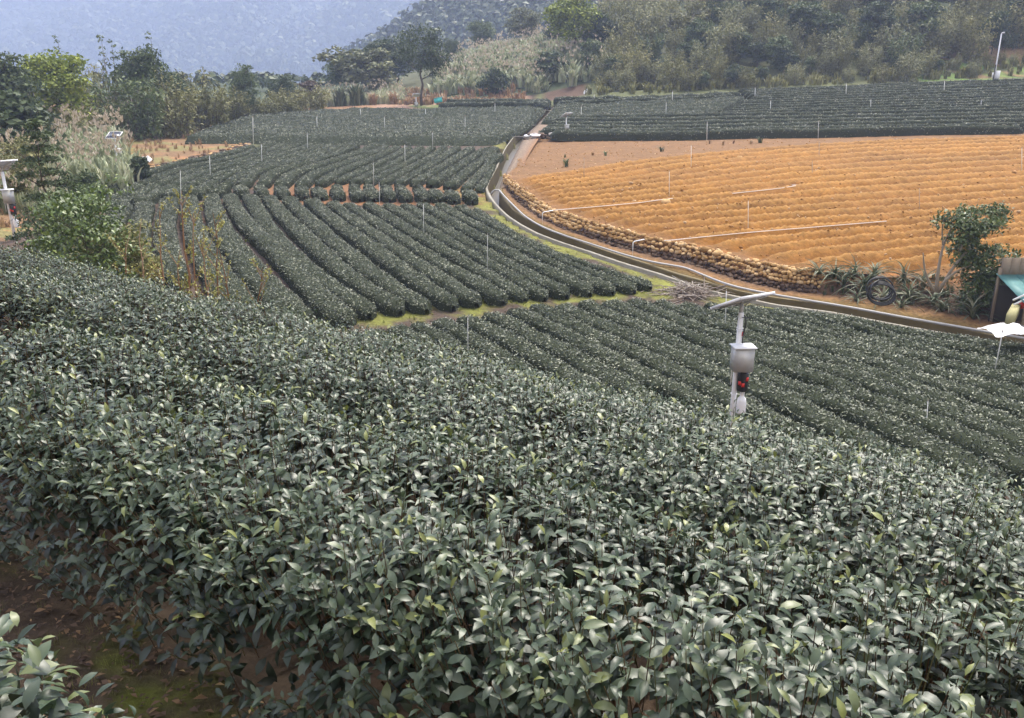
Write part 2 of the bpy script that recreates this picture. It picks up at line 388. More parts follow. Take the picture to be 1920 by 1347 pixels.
# ground sheet
def region_colour(x, y, z):
    n = len(x); n1 = fbm(x*.35, y*.35, 21); n2 = fbm(x*1.7, y*1.7, 33)
    px, py, dep = pix(np.stack([x, y, z], -1))
    c = np.tile(np.array([.075, .050, .034]), (n, 1))                       # dark tilled soil
    def put(mask, col, amt=1.0):
        m = np.clip(np.asarray(mask, float), 0, 1)[:, None]*amt; c[:] = c*(1-m)+np.array(col)*m
    s, a = sa(x, y)
    fg = (s < 9) & (dep > 0)
    put(~fg, (.072, .050, .038))
    put((~fg) & (py > 335) & (py < 385) & (px > 480) & (px < 930), (.22, .105, .045), .75)     # bare orange soil at the break
    put((~fg) & (py > 335) & (py < 420) & (px > 180) & (px < 930) & (n1 > .25), (.17, .095, .05), .6)
    # moss and grass along the path between plots and beside the ditch
    d = np.full(n, 99.)
    for L_ in ([(560,612),(640,602),(760,588),(900,572),(1060,556),(1240,545),(1300,545)], [(720,268),(850,266),(935,268),(985,240),(1010,215)]):
        W = hit_far([p[0] for p in L_], [p[1] for p in L_], 0, 18); W = resample(W, 80)
        for q in W: d = np.minimum(d, np.hypot(x-q[0], y-q[1]))
    put(np.clip(1.3-d*1.2+n2*2.4, 0, 1)*(dep > 12), (.13, .14, .026), .85)
    dd = np.full(n, 99.)
    for q in WL[::3]: dd = np.minimum(dd, np.hypot(x-q[0], y-q[1]))
    put(np.clip(1.3-dd*.9+n2*2.6, 0, 1)*(y > 16), (.15, .155, .03), .85)
    # left bank: straw and dry grass
    bank = (px < 480-(py-268)*2.6) & (py > 180) & (py < 470) & (dep > 20)
    bank &= (dep < 92); put((y > 55) & (y < 99) & (x < -14), (.07, .075, .035)); put(bank, (.19, .115, .06)); put(bank & (n1 > .12), (.17, .17, .06), .7); put(bank & (n2 > .3), (.28, .13, .06), .6)
    # bare strip behind the far plots
    put((y > 98) & (y < 106) & (x < 3) & (x > -30), (.24, .14, .075)); put((y > 98) & (y < 118) & (x >= 3), (.09, .10, .04))
    put((y > 100) & (y < 116) & (x > -16) & (x < 2), (.30, .19, .13)); put((y > 100) & (y < 109) & (x > -12) & (x < -2) & (n1 > -.1), (.10, .14, .035), .9)
    put((y > 104) & (y < 118) & (x > 4) & (x < 9), (.085, .045, .032), .9)
    put((y > 100) & (y < 112) & (x > 52) & (n1 > -.1), (.27, .17, .09), .8); put((y > 99) & (y < 106) & (x > 45) & (n2 > 0), (.12, .20, .04), .8)
    put(y > 112, (.045, .06, .028)); put((y > 118) & (y < 160) & (x > -18) & (x < 25), (.09, .095, .05))
    put((y > 160) & (n1 > .25), (.09, .09, .05), .6)
    # foreground path: leaf litter, moss
    pth = fg & (s < 1.6)
    put(pth, (.060, .043, .030)); n3 = fbm(x*5, y*5, 55); put(pth*np.clip((n2+.8*n3-.25)*2.2, 0, 1), (.085, .10, .012), .8); put(pth*np.clip((n1+.7*n3-.35)*3, 0, 1)*(s < 1.0), (.12, .14, .012), .8)
    return np.clip(c*(1+.35*n2[:, None]), .004, .9)
rr = np.r_[np.geomspace(.35, 20, 150), np.geomspace(20, 125, 250)[1:], np.geomspace(125, 2700, 120)[1:]]
th = np.radians(np.r_[np.linspace(-100, -40, 26)[:-1], np.linspace(-40, 40, 175), np.linspace(40, 100, 26)[1:]])
R_, T_ = np.meshgrid(rr, th, indexing='ij'); gx = R_*np.sin(T_); gy = R_*np.cos(T_)
gz = ground(gx, gy)
near = R_ < 16; gz = gz+np.where(near, .02*fbm(gx*5, gy*5, 71), 0)+np.where(R_ > 120, fbm(gx/9, gy/9, 77)*1.2, 0)
flat = (gx.ravel(), gy.ravel(), gz.ravel())
colr = region_colour(*flat)
cut = inpoly(flat[0], flat[1], POLY_CUT)
gz = (flat[2]-np.where(cut, 1.6, 0))
Gv = np.stack([flat[0], flat[1], gz], -1)
cv = np.array([[0, 0, float(ground(np.array([0.]), np.array([0.]))[0])]])
Gv = np.vstack([Gv, cv]); colr = np.vstack([colr, [[.06, .045, .03]]])
F4 = gridF(len(rr), len(th))[:, ::-1]
ground_o = mk('ground', Gv, [F4], M_GROUND, attrs={'col': colr}, smooth=True, kind='structure')
# ground behind the viewer
xx, yy = np.meshgrid(np.linspace(-60, 60, 80), np.linspace(-60, .2, 50), indexing='ij')
hb = ground(xx, yy)-.03
back_o = mk('ground', np.stack([xx, yy, hb], -1).reshape(-1, 3), [gridF(80, 50)[:, ::-1]], M_GROUND,
   attrs={'col': np.tile([.06, .045, .03], (80*50, 1))}, smooth=True, kind='structure')
# ---------------------------------------------------------------- concrete ditch, bank, ploughed field
def sl(a, b): return slice(int(round(NS*a/24)), min(NS, int(round(NS*b/24))+1))
def loft(lines, mat_, name, **kw):
    V = np.stack(lines, 1); n, m = V.shape[:2]
    return mk(name, V.reshape(-1, 3), [gridF(n, m)], mat_, **kw)
up = np.array([0, 0, 1.])
cd = unit((WR-WL)*np.array([1, 1, 0]))             # across the ditch, left to right
DEPTH = np.interp(ST, [0, 2, 5, 16, 24], [.6, .75, .9, .8, .8])[:, None]
ditch = thing('irrigation_ditch', tuple(WL[120]), 'concrete lined ditch curving between the tea plots and the ploughed field', 'ditch')
j1 = .012*vnoise(ST*9, ST*0, 4)[:, None]*up
A = slice(0, NS)
Lt = WL+up*.10+j1
loft([WL-cd*.03-up*.5, WL-cd*.03+up*.10+j1, Lt+cd*.05, Lt+cd*.13], M_CONC, 'ditch_kerb', parent=ditch, attrs={'rnd': np.tile([.75, .8, .9, .9], NS)})
loft([WL+cd*.13+up*.098, WL+cd*.17-up*DEPTH], M_CONCD, 'left_wall', parent=ditch)
loft([WL+cd*.165-up*DEPTH, WR-cd*.03-up*DEPTH], mat('ditch_bed', [(.06,.05,.035), (.16,.13,.09)], rough=.35, spec=.5, scale=3), 'ditch_bed', parent=ditch)
# right side: a cast wall from the pipe end onward, rough earth before it
q = sl(5.6, 24); WRq = WR[q]; cq = cd[q]
loft([WRq-cq*.04-up*DEPTH[q], WRq-up*.0, WRq+up*.05, WRq+cq*.16+up*.05, WRq+cq*.18-up*.2], M_CONCD, 'right_wall', parent=ditch,
     attrs={'rnd': np.tile([.15, .75, .8, .9, .5], len(WRq))})
cols = lambda *a: np.vstack([np.tile(np.array(a), (1, 1))])
def soil(cl, n): return np.tile(np.array(cl), (n, 1))
q = sl(0, 5.8); n_ = len(WL[q]); m0 = WR[q]*.5+WW[q]*.5
loft([WR[q]-cd[q]*.03-up*DEPTH[q], WR[q]+up*(.02+.08*vnoise(ST[q]*8, 0*ST[q], 2)[:, None]), m0+up*(.06+.14*vnoise(ST[q]*11, 0*ST[q], 5)[:, None]), WW[q]+up*.1, WT[q]+cd[q]*.5+up*.02], M_GROUND, 'earth_bank', kind='structure',
     attrs={'col': np.tile([[.10,.075,.055],[.16,.12,.09],[.20,.15,.11],[.20,.14,.10],[.235,.122,.055]], (n_, 1))}, smooth=True)
q = sl(5.4, 24); n_ = len(WL[q]); m0 = WR[q]*.45+WW[q]*.55
jj = lambda s, a: a*vnoise(ST[q]*12, 0*ST[q]+s, 7)[:, None]*up
fr = np.clip((ST[q]-19)/1.0, 0, 1)[:, None]        # past the wall the earth simply slopes up to the field
m1 = WW[q]*(1-fr*.5)+WT[q]*fr*.5
loft([WR[q]+cd[q]*.15-up*.15, WR[q]+cd[q]*.17+up*.045, m0+up*.07+jj(1, .1), WW[q]+up*.05+jj(2, .08), m1+up*.02+jj(3, .1), WT[q]+cd[q]*.25*fr-up*.12*(1-fr)], M_GROUND, 'ditch_bank', kind='structure',
     attrs={'col': np.tile([[.14,.105,.04],[.18,.125,.045],[.19,.105,.045],[.10,.06,.04],[.10,.06,.04],[.24,.11,.035]], (n_, 1))}, smooth=True)

# ploughed field: ridges follow lines traced on the ground
def on_brown(px, py): return hit_far(px, py, 0, 20, brown_t)
RG = {0: [(985,335),(1156,309),(1312,291),(1495,275),(1700,265),(1920,257)], 8: [(1000,398),(1130,387),(1260,375),(1373,362),(1490,350),(1700,335),(1920,322)],
      14: [(1245,450),(1403,435),(1530,425),(1660,415),(1800,405),(1920,397)], 18: [(1400,508),(1480,495),(1595,478),(1766,460),(1920,446)]}
_p = []; _k = []
for k, L_ in RG.items():
    W = on_brown([p[0] for p in L_], [p[1] for p in L_]); _p += list(W[:, :2]); _k += [k]*len(W)
phase_t = TPS(np.array(_p), np.array(_k, float), 1e-3)
def brown(x, y, fine=True):
    z = brown_t(x, y); ph = phase_t(x, y)+.07*fbm(x*.25, y*.25, 12)+.025*fbm(x*1.1, y*1.1, 13, 2)
    ed = np.full(np.shape(x), 9.)
    for q in WT[int(NS*4/24)::2]: ed = np.minimum(ed, np.hypot(x-q[0], y-q[1]))
    amp = np.clip(ed/1.1-.15, 0, 1)*np.clip((ph+.4)/.8, 0, 1)*(1-.25*vnoise(x*.3, y*.3, 8))
    f = ph-np.floor(ph); tri = np.where(f < .38, f/.38, (1-f)/.62)
    prof_ = tri**1.3
    z = z+amp*.40*(prof_-.35)
    if fine: z = z+(.04+.03*amp)*fbm(x*2.3, y*2.3, 15)+.05*amp*fbm(x*6, y*6, 16, 2)
    return z, ph, prof_, amp
rb = np.geomspace(24, 104, 390); tb = np.radians(np.linspace(-2.5, 44, 380))
R2, T2_ = np.meshgrid(rb, tb, indexing='ij'); bx = (R2*np.sin(T2_)).ravel(); by = (R2*np.cos(T2_)).ravel()
bz, bph, bpr, bam = brown(bx, by)
inside = inpoly(bx, by, POLY_BROWN)
Fb = gridF(390, 380)[:, ::-1]; Fb = Fb[inside[Fb].all(1)]
used = np.unique(Fb); rem = np.full(len(bx), -1); rem[used] = np.arange(len(used)); Fb = rem[Fb]
bx, by, bz, bph, bpr, bam = [a[used] for a in (bx, by, bz, bph, bpr, bam)]
n2 = fbm(bx*1.3, by*1.3, 40); n1 = fbm(bx*.2, by*.2, 41)
bc = np.tile([.19, .080, .012], (len(bx), 1))*(1+.34*n2[:, None])*(1+.40*n1[:, None])
dry = np.clip(bpr-.40, 0, 1)[:, None]*bam[:, None]*1.1                 # ridge tops paler: dry crumbs, plus the light on them painted in
bc = bc*(1-dry)+np.array([.36, .20, .062])*dry
fl = (1-bam)[:, None]; bc = bc*(1-fl)+np.array([.18, .097, .042])*(1+.25*n2[:, None])*fl
mk('ploughed_field', np.stack([bx, by, bz], -1), [Fb], M_FIELD, attrs={'col': np.clip(bc, .01, .9)}, smooth=True, kind='structure')
q = sl(4.6, 24); e_ = WT[q]+cd[q]*.7; e2 = WT[q]+cd[q]*.3
for a_ in (e_, e2): a_[:, 2] = brown_t(a_[:, 0], a_[:, 1])-.03
loft([WT[q]-up*.35, WT[q]-up*.05, e2, e_], M_FIELD, 'field_edge', kind='structure', attrs={'col': np.tile([[.14,.075,.03],[.26,.13,.045],[.27,.125,.04],[.24,.10,.025]], (len(e_), 1))}, smooth=True)
# clods and stones lying on the ploughed soil
r = RNG(31)
def pebble_mesh(seed, n=1):
    r = RNG(seed); V = unit(np.array([[0,0,1],[0,0,-1],[1,0,.1],[-1,0,0],[0,1,0],[0,-1,.1],[.7,.7,.4],[-.7,-.7,.4],[.7,-.7,-.3],[-.7,.7,-.3]]))
    return V
ICO_V = None
def ico():
    t = (1+5**.5)/2; V = unit(np.array([[-1,t,0],[1,t,0],[-1,-t,0],[1,-t,0],[0,-1,t],[0,1,t],[0,-1,-t],[0,1,-t],[t,0,-1],[t,0,1],[-t,0,-1],[-t,0,1]], float))
    F = np.array([[0,11,5],[0,5,1],[0,1,7],[0,7,10],[0,10,11],[1,5,9],[5,11,4],[11,10,2],[10,7,6],[7,1,8],[3,9,4],[3,4,2],[3,2,6],[3,6,8],[3,8,9],[4,9,5],[2,4,11],[6,2,10],[8,6,7],[9,8,1]])
    return V, F
def rocks(r, P, S, flat=.7):
    V, F = ico(); n = len(P)
    sc = np.asarray(S)[:, None]*np.stack([r.uniform(.8, 1.3, n), r.uniform(.7, 1.1, n), flat*r.uniform(.7, 1.2, n)], -1)
    a = r.uniform(0, 6.28, n); c, s = np.cos(a), np.sin(a)
    W = V[None]*sc[:, None]*(1+.22*r.uniform(-1, 1, (n, 12, 1)))
    X = W[..., 0]*c[:, None]-W[..., 1]*s[:, None]; Y = W[..., 0]*s[:, None]+W[..., 1]*c[:, None]
    W = np.stack([X, Y, W[..., 2]], -1)+P[:, None]
    return W.reshape(-1, 3), (F[None]+(np.arange(n)*12)[:, None, None]).reshape(-1, 3)
n = 8500; rad = 24*np.exp(r.uniform(0, 1, n)*np.log(100/24)); an = np.radians(r.uniform(-2, 40, n)); x = rad*np.sin(an); y = rad*np.cos(an)
k = inpoly(x, y, POLY_BROWN); x, y = x[k], y[k]; z, ph, pr, am = brown(x, y)
keep = (r.uniform(size=len(x)) < .25+.75*pr); x, y, z, rad = x[keep], y[keep], z[keep], np.hypot(x[keep], y[keep])
S = r.uniform(.025, .06, len(x))*(rad/40)**.35*np.where(r.uniform(size=len(x)) < .04, 2.0, 1)
V, F = rocks(r, np.stack([x, y, z+.01], -1), S)
mk('soil_clods', V, F, mat('clod', [(.27,.135,.045), (.40,.23,.10), (.55,.42,.28)], rough=.95, spec=.1), attrs={'rnd': np.repeat(r.uniform(size=len(x))**1.5, 12)}, kind='stuff', label='pale crumbled clods and small stones strewn over the ploughed soil')

# ---------------------------------------------------------------- tea rows
def hedge_body(C, w, h, m=9, seed=0, rough=1.0):
    C = np.asarray(C); n = len(C); T = unit(np.gradient(C, axis=0)*np.array([1, 1, 0])); B = np.stack([T[:, 1], -T[:, 0], T[:, 0]*0], -1)
    d = np.r_[0, np.cumsum(np.linalg.norm(np.diff(C, axis=0), axis=1))]; e = np.minimum(d, d[-1]-d)
    tp = np.sqrt(np.clip(e/.35, .02, 1)*(2-np.clip(e/.35, .02, 1)))
    ph = np.linspace(0, np.pi, m)
    cx = np.sign(np.cos(ph))*np.abs(np.cos(ph))**.58; cz = np.abs(np.sin(ph))**.48
    W = (np.asarray(w)*tp)[:, None]*.5; H = (np.asarray(h)*(.35+.65*tp))[:, None]
    s = d[:, None]
    nz = rough*(.20*vnoise(s*2.4+seed*7, ph[None]*1.8+seed, 3)+.20*vnoise(s*.7+seed*3, ph[None]*.7+seed, 6)+.12*vnoise(s*5.5+seed, ph[None]*3.3, 8))
    V = C[:, None]+B[:, None]*(cx[None]*W*(1+nz))[..., None]+up*(cz[None]*H*(1+nz*1.2))[..., None]
    F = gridF(n, m)
    return V, F
def surf_sample(r, V, dens):
    """random points on a lattice surface V (n,m,3) -> positions and normals"""
    a = V[:-1, :-1]; b = V[1:, :-1]; c = V[:-1, 1:]
    N = np.cross(c-a, b-a); ar = np.linalg.norm(N, axis=-1); cs = np.cumsum((ar*dens).ravel()); n = int(cs[-1])
    if n < 1: return np.zeros((0, 3)), np.zeros((0, 3))
    i = np.searchsorted(cs, r.uniform(0, cs[-1], n)); ii, jj = np.unravel_index(np.minimum(i, ar.size-1), ar.shape)
    u = r.uniform(size=(n, 1)); v = r.uniform(size=(n, 1))
    d = V[1:, 1:]
    P = (a[ii, jj]*(1-u)+b[ii, jj]*u)*(1-v)+(c[ii, jj]*(1-u)+d[ii, jj]*u)*v
    Nn = unit(N[ii, jj]); Nn[Nn[:, 2] < -.2] *= -1
    return P, Nn
def scatter_leaves(r, P, N, L, T, lift=.02, spread=.8, wr=.42):
    n = len(P); N = unit(N*.8+np.array([0, 0, .5]))
    A = unit(N*.35+rnd_dir(r, n)*spread); A[:, 2] = np.abs(A[:, 2])*.6+A[:, 2]*.4
    Nn = unit(N+rnd_dir(r, n)*.7)
    Ls = L*r.uniform(.55, 1.35, n)
    P = P+N*(r.uniform(-.5, 1, (n, 1))*lift)-A*Ls[:, None]*.35
    V, F = inst(T, P, A, Nn, Ls, Ls*wr)
    return V, F
def tea_row(C, w, h, dens, L, T, seed, label, group, lift=.05, rough=1.0):
    r = RNG(seed); V, F = hedge_body(C, w, h, seed=seed % 97, rough=rough)
    o = mk('tea_row', (V-0).reshape(-1, 3), [F], M_CORE, loc=tuple(C[len(C)//2]), label=label, cat='tea row', group=group, attrs={'rnd': np.full(V.shape[0]*V.shape[1], .5)})
    P, N = surf_sample(r, V, dens)
    lv, lf = scatter_leaves(r, P, N, L, T, lift)
    rv = np.clip(r.beta(1.3, 1.7, len(P))+.3*vnoise(P[:, 0]*1.2, P[:, 1]*1.2, 19), 0, 1)
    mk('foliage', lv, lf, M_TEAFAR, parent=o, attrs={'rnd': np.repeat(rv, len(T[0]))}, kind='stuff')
    return o
def guide_rows(guides, ks, off, ymin=17, npt=60):
    gk = sorted(guides); W = []
    for k in gk:
        P = smooth_line(np.array(guides[k], float), npt); Q = hit_far(P[:, 0], P[:, 1], off, ymin); W.append(resample(Q, npt))
    W = np.array(W); out = []
    for k in ks: out.append(np.stack([[np.interp(k, gk, W[:, i, c]) for c in range(3)] for i in range(npt)]))
    return out
def pitch_of(rows, i):
    a = rows[i]; d = []
    for j in (i-1, i+1):
        if 0 <= j < len(rows): d.append(np.sqrt(((a[:, None, :2]-rows[j][None, :, :2])**2).sum(-1)).min(1))
    return np.mean(d, 0)
def lay(rows, plot, hgt, dens, L, T, seed0, group, wf=.86, wmin=.4, wmax=1.25, rough=1.0):
    n = len(rows)
    for i, Cn in enumerate(rows):
        w = np.clip(pitch_of(rows, i)*wf, wmin, wmax); w = np.convolve(np.pad(w, 4, 'edge'), np.ones(9)/9, 'valid')
        Cg = onground(Cn)
        tea_row(Cg, w, np.full(len(w), hgt)*np.clip(w/.8, .75, 1.15), dens, L, T, seed0+i, plot(i, n), group, rough=rough)

LOW = {-5: [(185,398),(180,430),(186,480)], -4: [(225,385),(212,430),(222,490)], -3: [(272,378),(258,430),(272,510)], -2: [(318,370),(305,430),(328,520)], -1: [(356,366),(358,420),(398,500),(450,570)],
       0: [(395,362),(408,420),(470,505),(560,590)], 1: [(429,362),(452,406),(496,447),(560,511),(604,560),(648,592)], 2: [(467,362),(496,412),(540,461),(604,519),(692,578)],
       3: [(502,365),(546,415),(604,470),(677,528),(750,571)], 4: [(540,368),(589,417),(662,479),(735,534),(800,567)], 5: [(581,371),(633,415),(706,467),(779,519),(850,562)],
       6: [(619,374),(677,417),(750,464),(823,514),(893,556)], 7: [(651,377),(721,420),(808,476),(866,508),(943,552)], 8: [(689,377),(764,423),(852,473),(984,546)],
       9: [(724,377),(808,426),(896,473),(1022,544)], 10: [(756,377),(845,428),(940,480),(1063,541)], 11: [(788,376),(880,427),(980,479),(1106,536)], 12: [(822,377),(912,425),(1015,476),(1149,534)],
       13: [(858,379),(935,422),(1040,476),(1190,531)], 14: [(890,386),(940,418),(1000,450),(1110,493),(1221,525)]}
rows = guide_rows(LOW, list(range(-5, 15)), .42)
lay(rows, lambda i, n: f'clipped tea row in the large lower plot, {ORD[n-1-i]} counting leftward from the ditch', .44, 290, .080, T2, 1000, 'tea rows of the lower plot', rough=.7, wf=.82)
CL = [(451,354),(489,354),(527,355),(565,356),(597,357),(632,358),(668,359),(695,359),(725,360),(757,360),(790,361),(817,361),(846,363),(880,364)]
cl = [hit_far([x-4, x+1, x+6], [y-7, y, y+7], .4, 17) for x, y in CL]
for i, c in enumerate(cl):
    c = onground(resample(c, 14)); tea_row(c, np.full(14, .74), np.full(14, .46), 200, .09, T4, 1100+i, f'short rounded tea clump on the cross path, {ORD[i]} from the left', 'short tea clumps on the cross path')
for i, (x, y) in enumerate([(632,345),(665,345),(692,346),(725,346),(752,348),(784,346)]):
    c = onground(resample(hit_far([x-6, x+5], [y-2, y+2], .4, 17), 10)); tea_row(c, np.full(10, .6), np.full(10, .36), 200, .09, T4, 1130+i, f'small stub of tea hedge at the orange soil gap, {ORD[i]} from the left', 'tea stubs at the orange gap')
UP = {0: [(222,341),(264,323),(327,306),(410,290),(472,270)], 1: [(258,341),(295,327),(347,311),(430,294),(510,266)], 4: [(355,342),(390,326),(440,310),(520,288),(585,266)],
      7: [(456,341),(472,319),(521,305),(603,285),(640,267)], 8: [(491,341),(508,321),(575,302),(643,281),(665,267)], 9: [(524,343),(548,321),(630,297),(684,278),(706,268)],
      10: [(562,344),(584,323),(657,299),(711,275),(725,269)], 12: [(632,334),(711,302),(767,271)], 15: [(716,337),(779,304),(819,283),(833,271)], 16: [(746,337),(806,304),(857,272)],
      17: [(776,337),(841,300),(884,273)], 18: [(808,339),(874,297),(908,274)], 19: [(841,343),(892,303),(924,276)], 20: [(872,347),(909,310),(929,287)], 21: [(898,348),(914,324),(926,303)]}
rows = guide_rows(UP, list(range(22)), .45)
lay(rows, lambda i, n: f'clipped tea row in the upper middle plot, {ORD[i]} from the stony left edge', .44, 130, .105, T2, 1200, 'tea rows of the upper middle plot', rough=.35, wf=.70)
LF = {0: [(222,344),(177,363)], 1: [(260,344),(212,367),(181,378)], 2: [(293,345),(243,367),(212,384)], 3: [(327,345),(277,366),(258,377)], 4: [(360,345),(330,358),(312,367)], 5: [(393,343),(375,354),(362,362)], 6: [(422,345),(408,353),(400,359)]}
rows = guide_rows(LF, list(range(7)), .45, npt=24)
lay(rows, lambda i, n: f'short tea row bending down beside the left bank, {ORD[i]} from the bank', .5, 110, .10, T4, 1240, 'bending tea rows by the left bank', rough=.6, wf=.82)
# near plot below the viewer
MIDG = {0: [(640,612),(720,650),(800,700),(880,760),(1000,840)], 4: [(820,592),(920,645),(1010,700),(1120,770),(1300,870)], 8: [(1000,566),(1120,620),(1240,675),(1380,745),(1500,810),(1700,900)], 12: [(1180,552),(1320,610),(1460,655),(1620,705),(1780,765),(1960,840),(2060,890)],
        15: [(1320,562),(1480,606),(1640,652),(1800,700),(1960,750)], 17: [(1390,564),(1600,615),(1780,656),(1960,698)], 19: [(1500,574),(1560,584),(1700,610),(1800,629),(1960,656)]}
rows = guide_rows(MIDG, list(range(20)), .42, ymin=11.5)
lay(rows, lambda i, n: f'knee-high tea row in the plot below the viewer, {ORD[n-1-i]} counting from the ditch', .44, 350, .078, T2, 1300, 'tea rows of the plot below the viewer', wf=.86)
# right far plot
RF = {0: [(1030,252),(1150,254),(1290,254),(1420,250),(1540,249),(1660,247),(1920,243)], 1: [(1010,246),(1150,249),(1290,248),(1500,244),(1700,241),(1940,237)], 5: [(1040,222),(1200,221),(1330,219),(1500,217),(1700,213),(1950,209)],
      14: [(1400,182),(1550,177),(1700,171),(1950,163)], 17: [(1380,173),(1550,168),(1700,161),(1950,153)]}
gk = sorted(RF); rows = []
for k in range(18):
    lo = max(g for g in gk if g <= k); hi = min(g for g in gk if g >= k); t = 0 if hi == lo else (k-lo)/(hi-lo)
    a = resample(np.array(RF[lo], float), 70); b = resample(np.array(RF[hi], float), 70); p = a*(1-t)+b*t
    if 6 <= k <= 13: p[:, 0] = np.maximum(p[:, 0], 1340+(k-6)*9); p = resample(p[np.argmax(p[:, 0] > 1340+(k-6)*9):], 70)
    p[:, 1] += .8*vnoise(np.arange(70)*.16, k*3.1+np.zeros(70), 5)
    rows.append(hit_far(p[:, 0], p[:, 1], .5, 60))
lay(rows, lambda i, n: f'long level tea row of the far right plot, {ORD[i]} up from the ploughed field', .74, 44, .155, T2, 1400, 'long tea rows of the far right plot', rough=.4, wf=.66, wmin=.9, wmax=1.9)
for i, (L_, lb) in enumerate([([(1046,193),(1200,189),(1380,182)], 'lower tea row above the dense bed at the right foot of the hill'), ([(1040,188),(1200,185),(1390,177)], 'topmost tea row right of the ditch head, at the foot of the hill'),
         ([(822,198),(920,196),(1010,195),(1026,198)], 'lower of two long tea rows behind the dense left bed'), ([(835,191),(930,190),(1028,191)], 'upper of two long tea rows behind the dense left bed')]):
    p = resample(np.array(L_, float), 60); c = onground(hit_far(p[:, 0], p[:, 1], .5, 60)); tea_row(c, np.full(60, 1.5), np.full(60, .75), 34, .18, T2, 1450+i, lb, None)
def tea_bed(front, rear, h, dens, L, seed, label, nu=120, nv=30):
    f = hit_far(*np.array(smooth_line(np.array(front, float), nu, 1)).T, .3, 40); b = hit_far(*np.array(smooth_line(np.array(rear, float), nu, 1)).T, .3, 40)
    t = np.linspace(0, 1, nv)[None, :, None]; V = f[:, None]*(1-t)+b[:, None]*t; V = onground(V)
    e = np.ones((nu, nv)); e[0] = e[-1] = 0; e[:, 0] = e[:, -1] = 0; e[1] *= .8; e[-2] *= .8; e[:, 1] *= .85
    hh = h*(1+.25*fbm(V[..., 0]*.8, V[..., 1]*.8, seed)+.10*np.sin(V[..., 1]*4.2))
    V[..., 2] += hh*e
    o = mk('tea_bed', V.reshape(-1, 3), [gridF(nu, nv)], M_CORE, loc=tuple(V[nu//2, nv//2]-up*h), label=label, cat='tea bed', attrs={'rnd': np.full(nu*nv, .5)})
    r = RNG(seed); P, N = surf_sample(r, V, dens); lv, lf = scatter_leaves(r, P, N, L, T2, .08)
    rv = np.clip(r.beta(2, 2.4, len(P))+.3*vnoise(P[:, 0], P[:, 1], 19), 0, 1)
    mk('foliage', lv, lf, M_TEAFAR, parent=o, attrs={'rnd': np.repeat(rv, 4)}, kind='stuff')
tea_bed([(345,264),(430,263),(560,265),(700,266),(850,267),(925,267),(940,262)], [(380,250),(480,217),(560,211),(700,206),(820,206),(960,203),(1024,203)], .62, 44, .155, 61, 'dense unbroken tea bed left of the ditch below the lone tree')
tea_bed([(1012,233),(1100,230),(1200,226),(1330,223)], [(1040,199),(1150,196),(1280,192),(1400,186)], .60, 44, .155, 62, 'dense tea bed right of the ditch behind the small solar post')
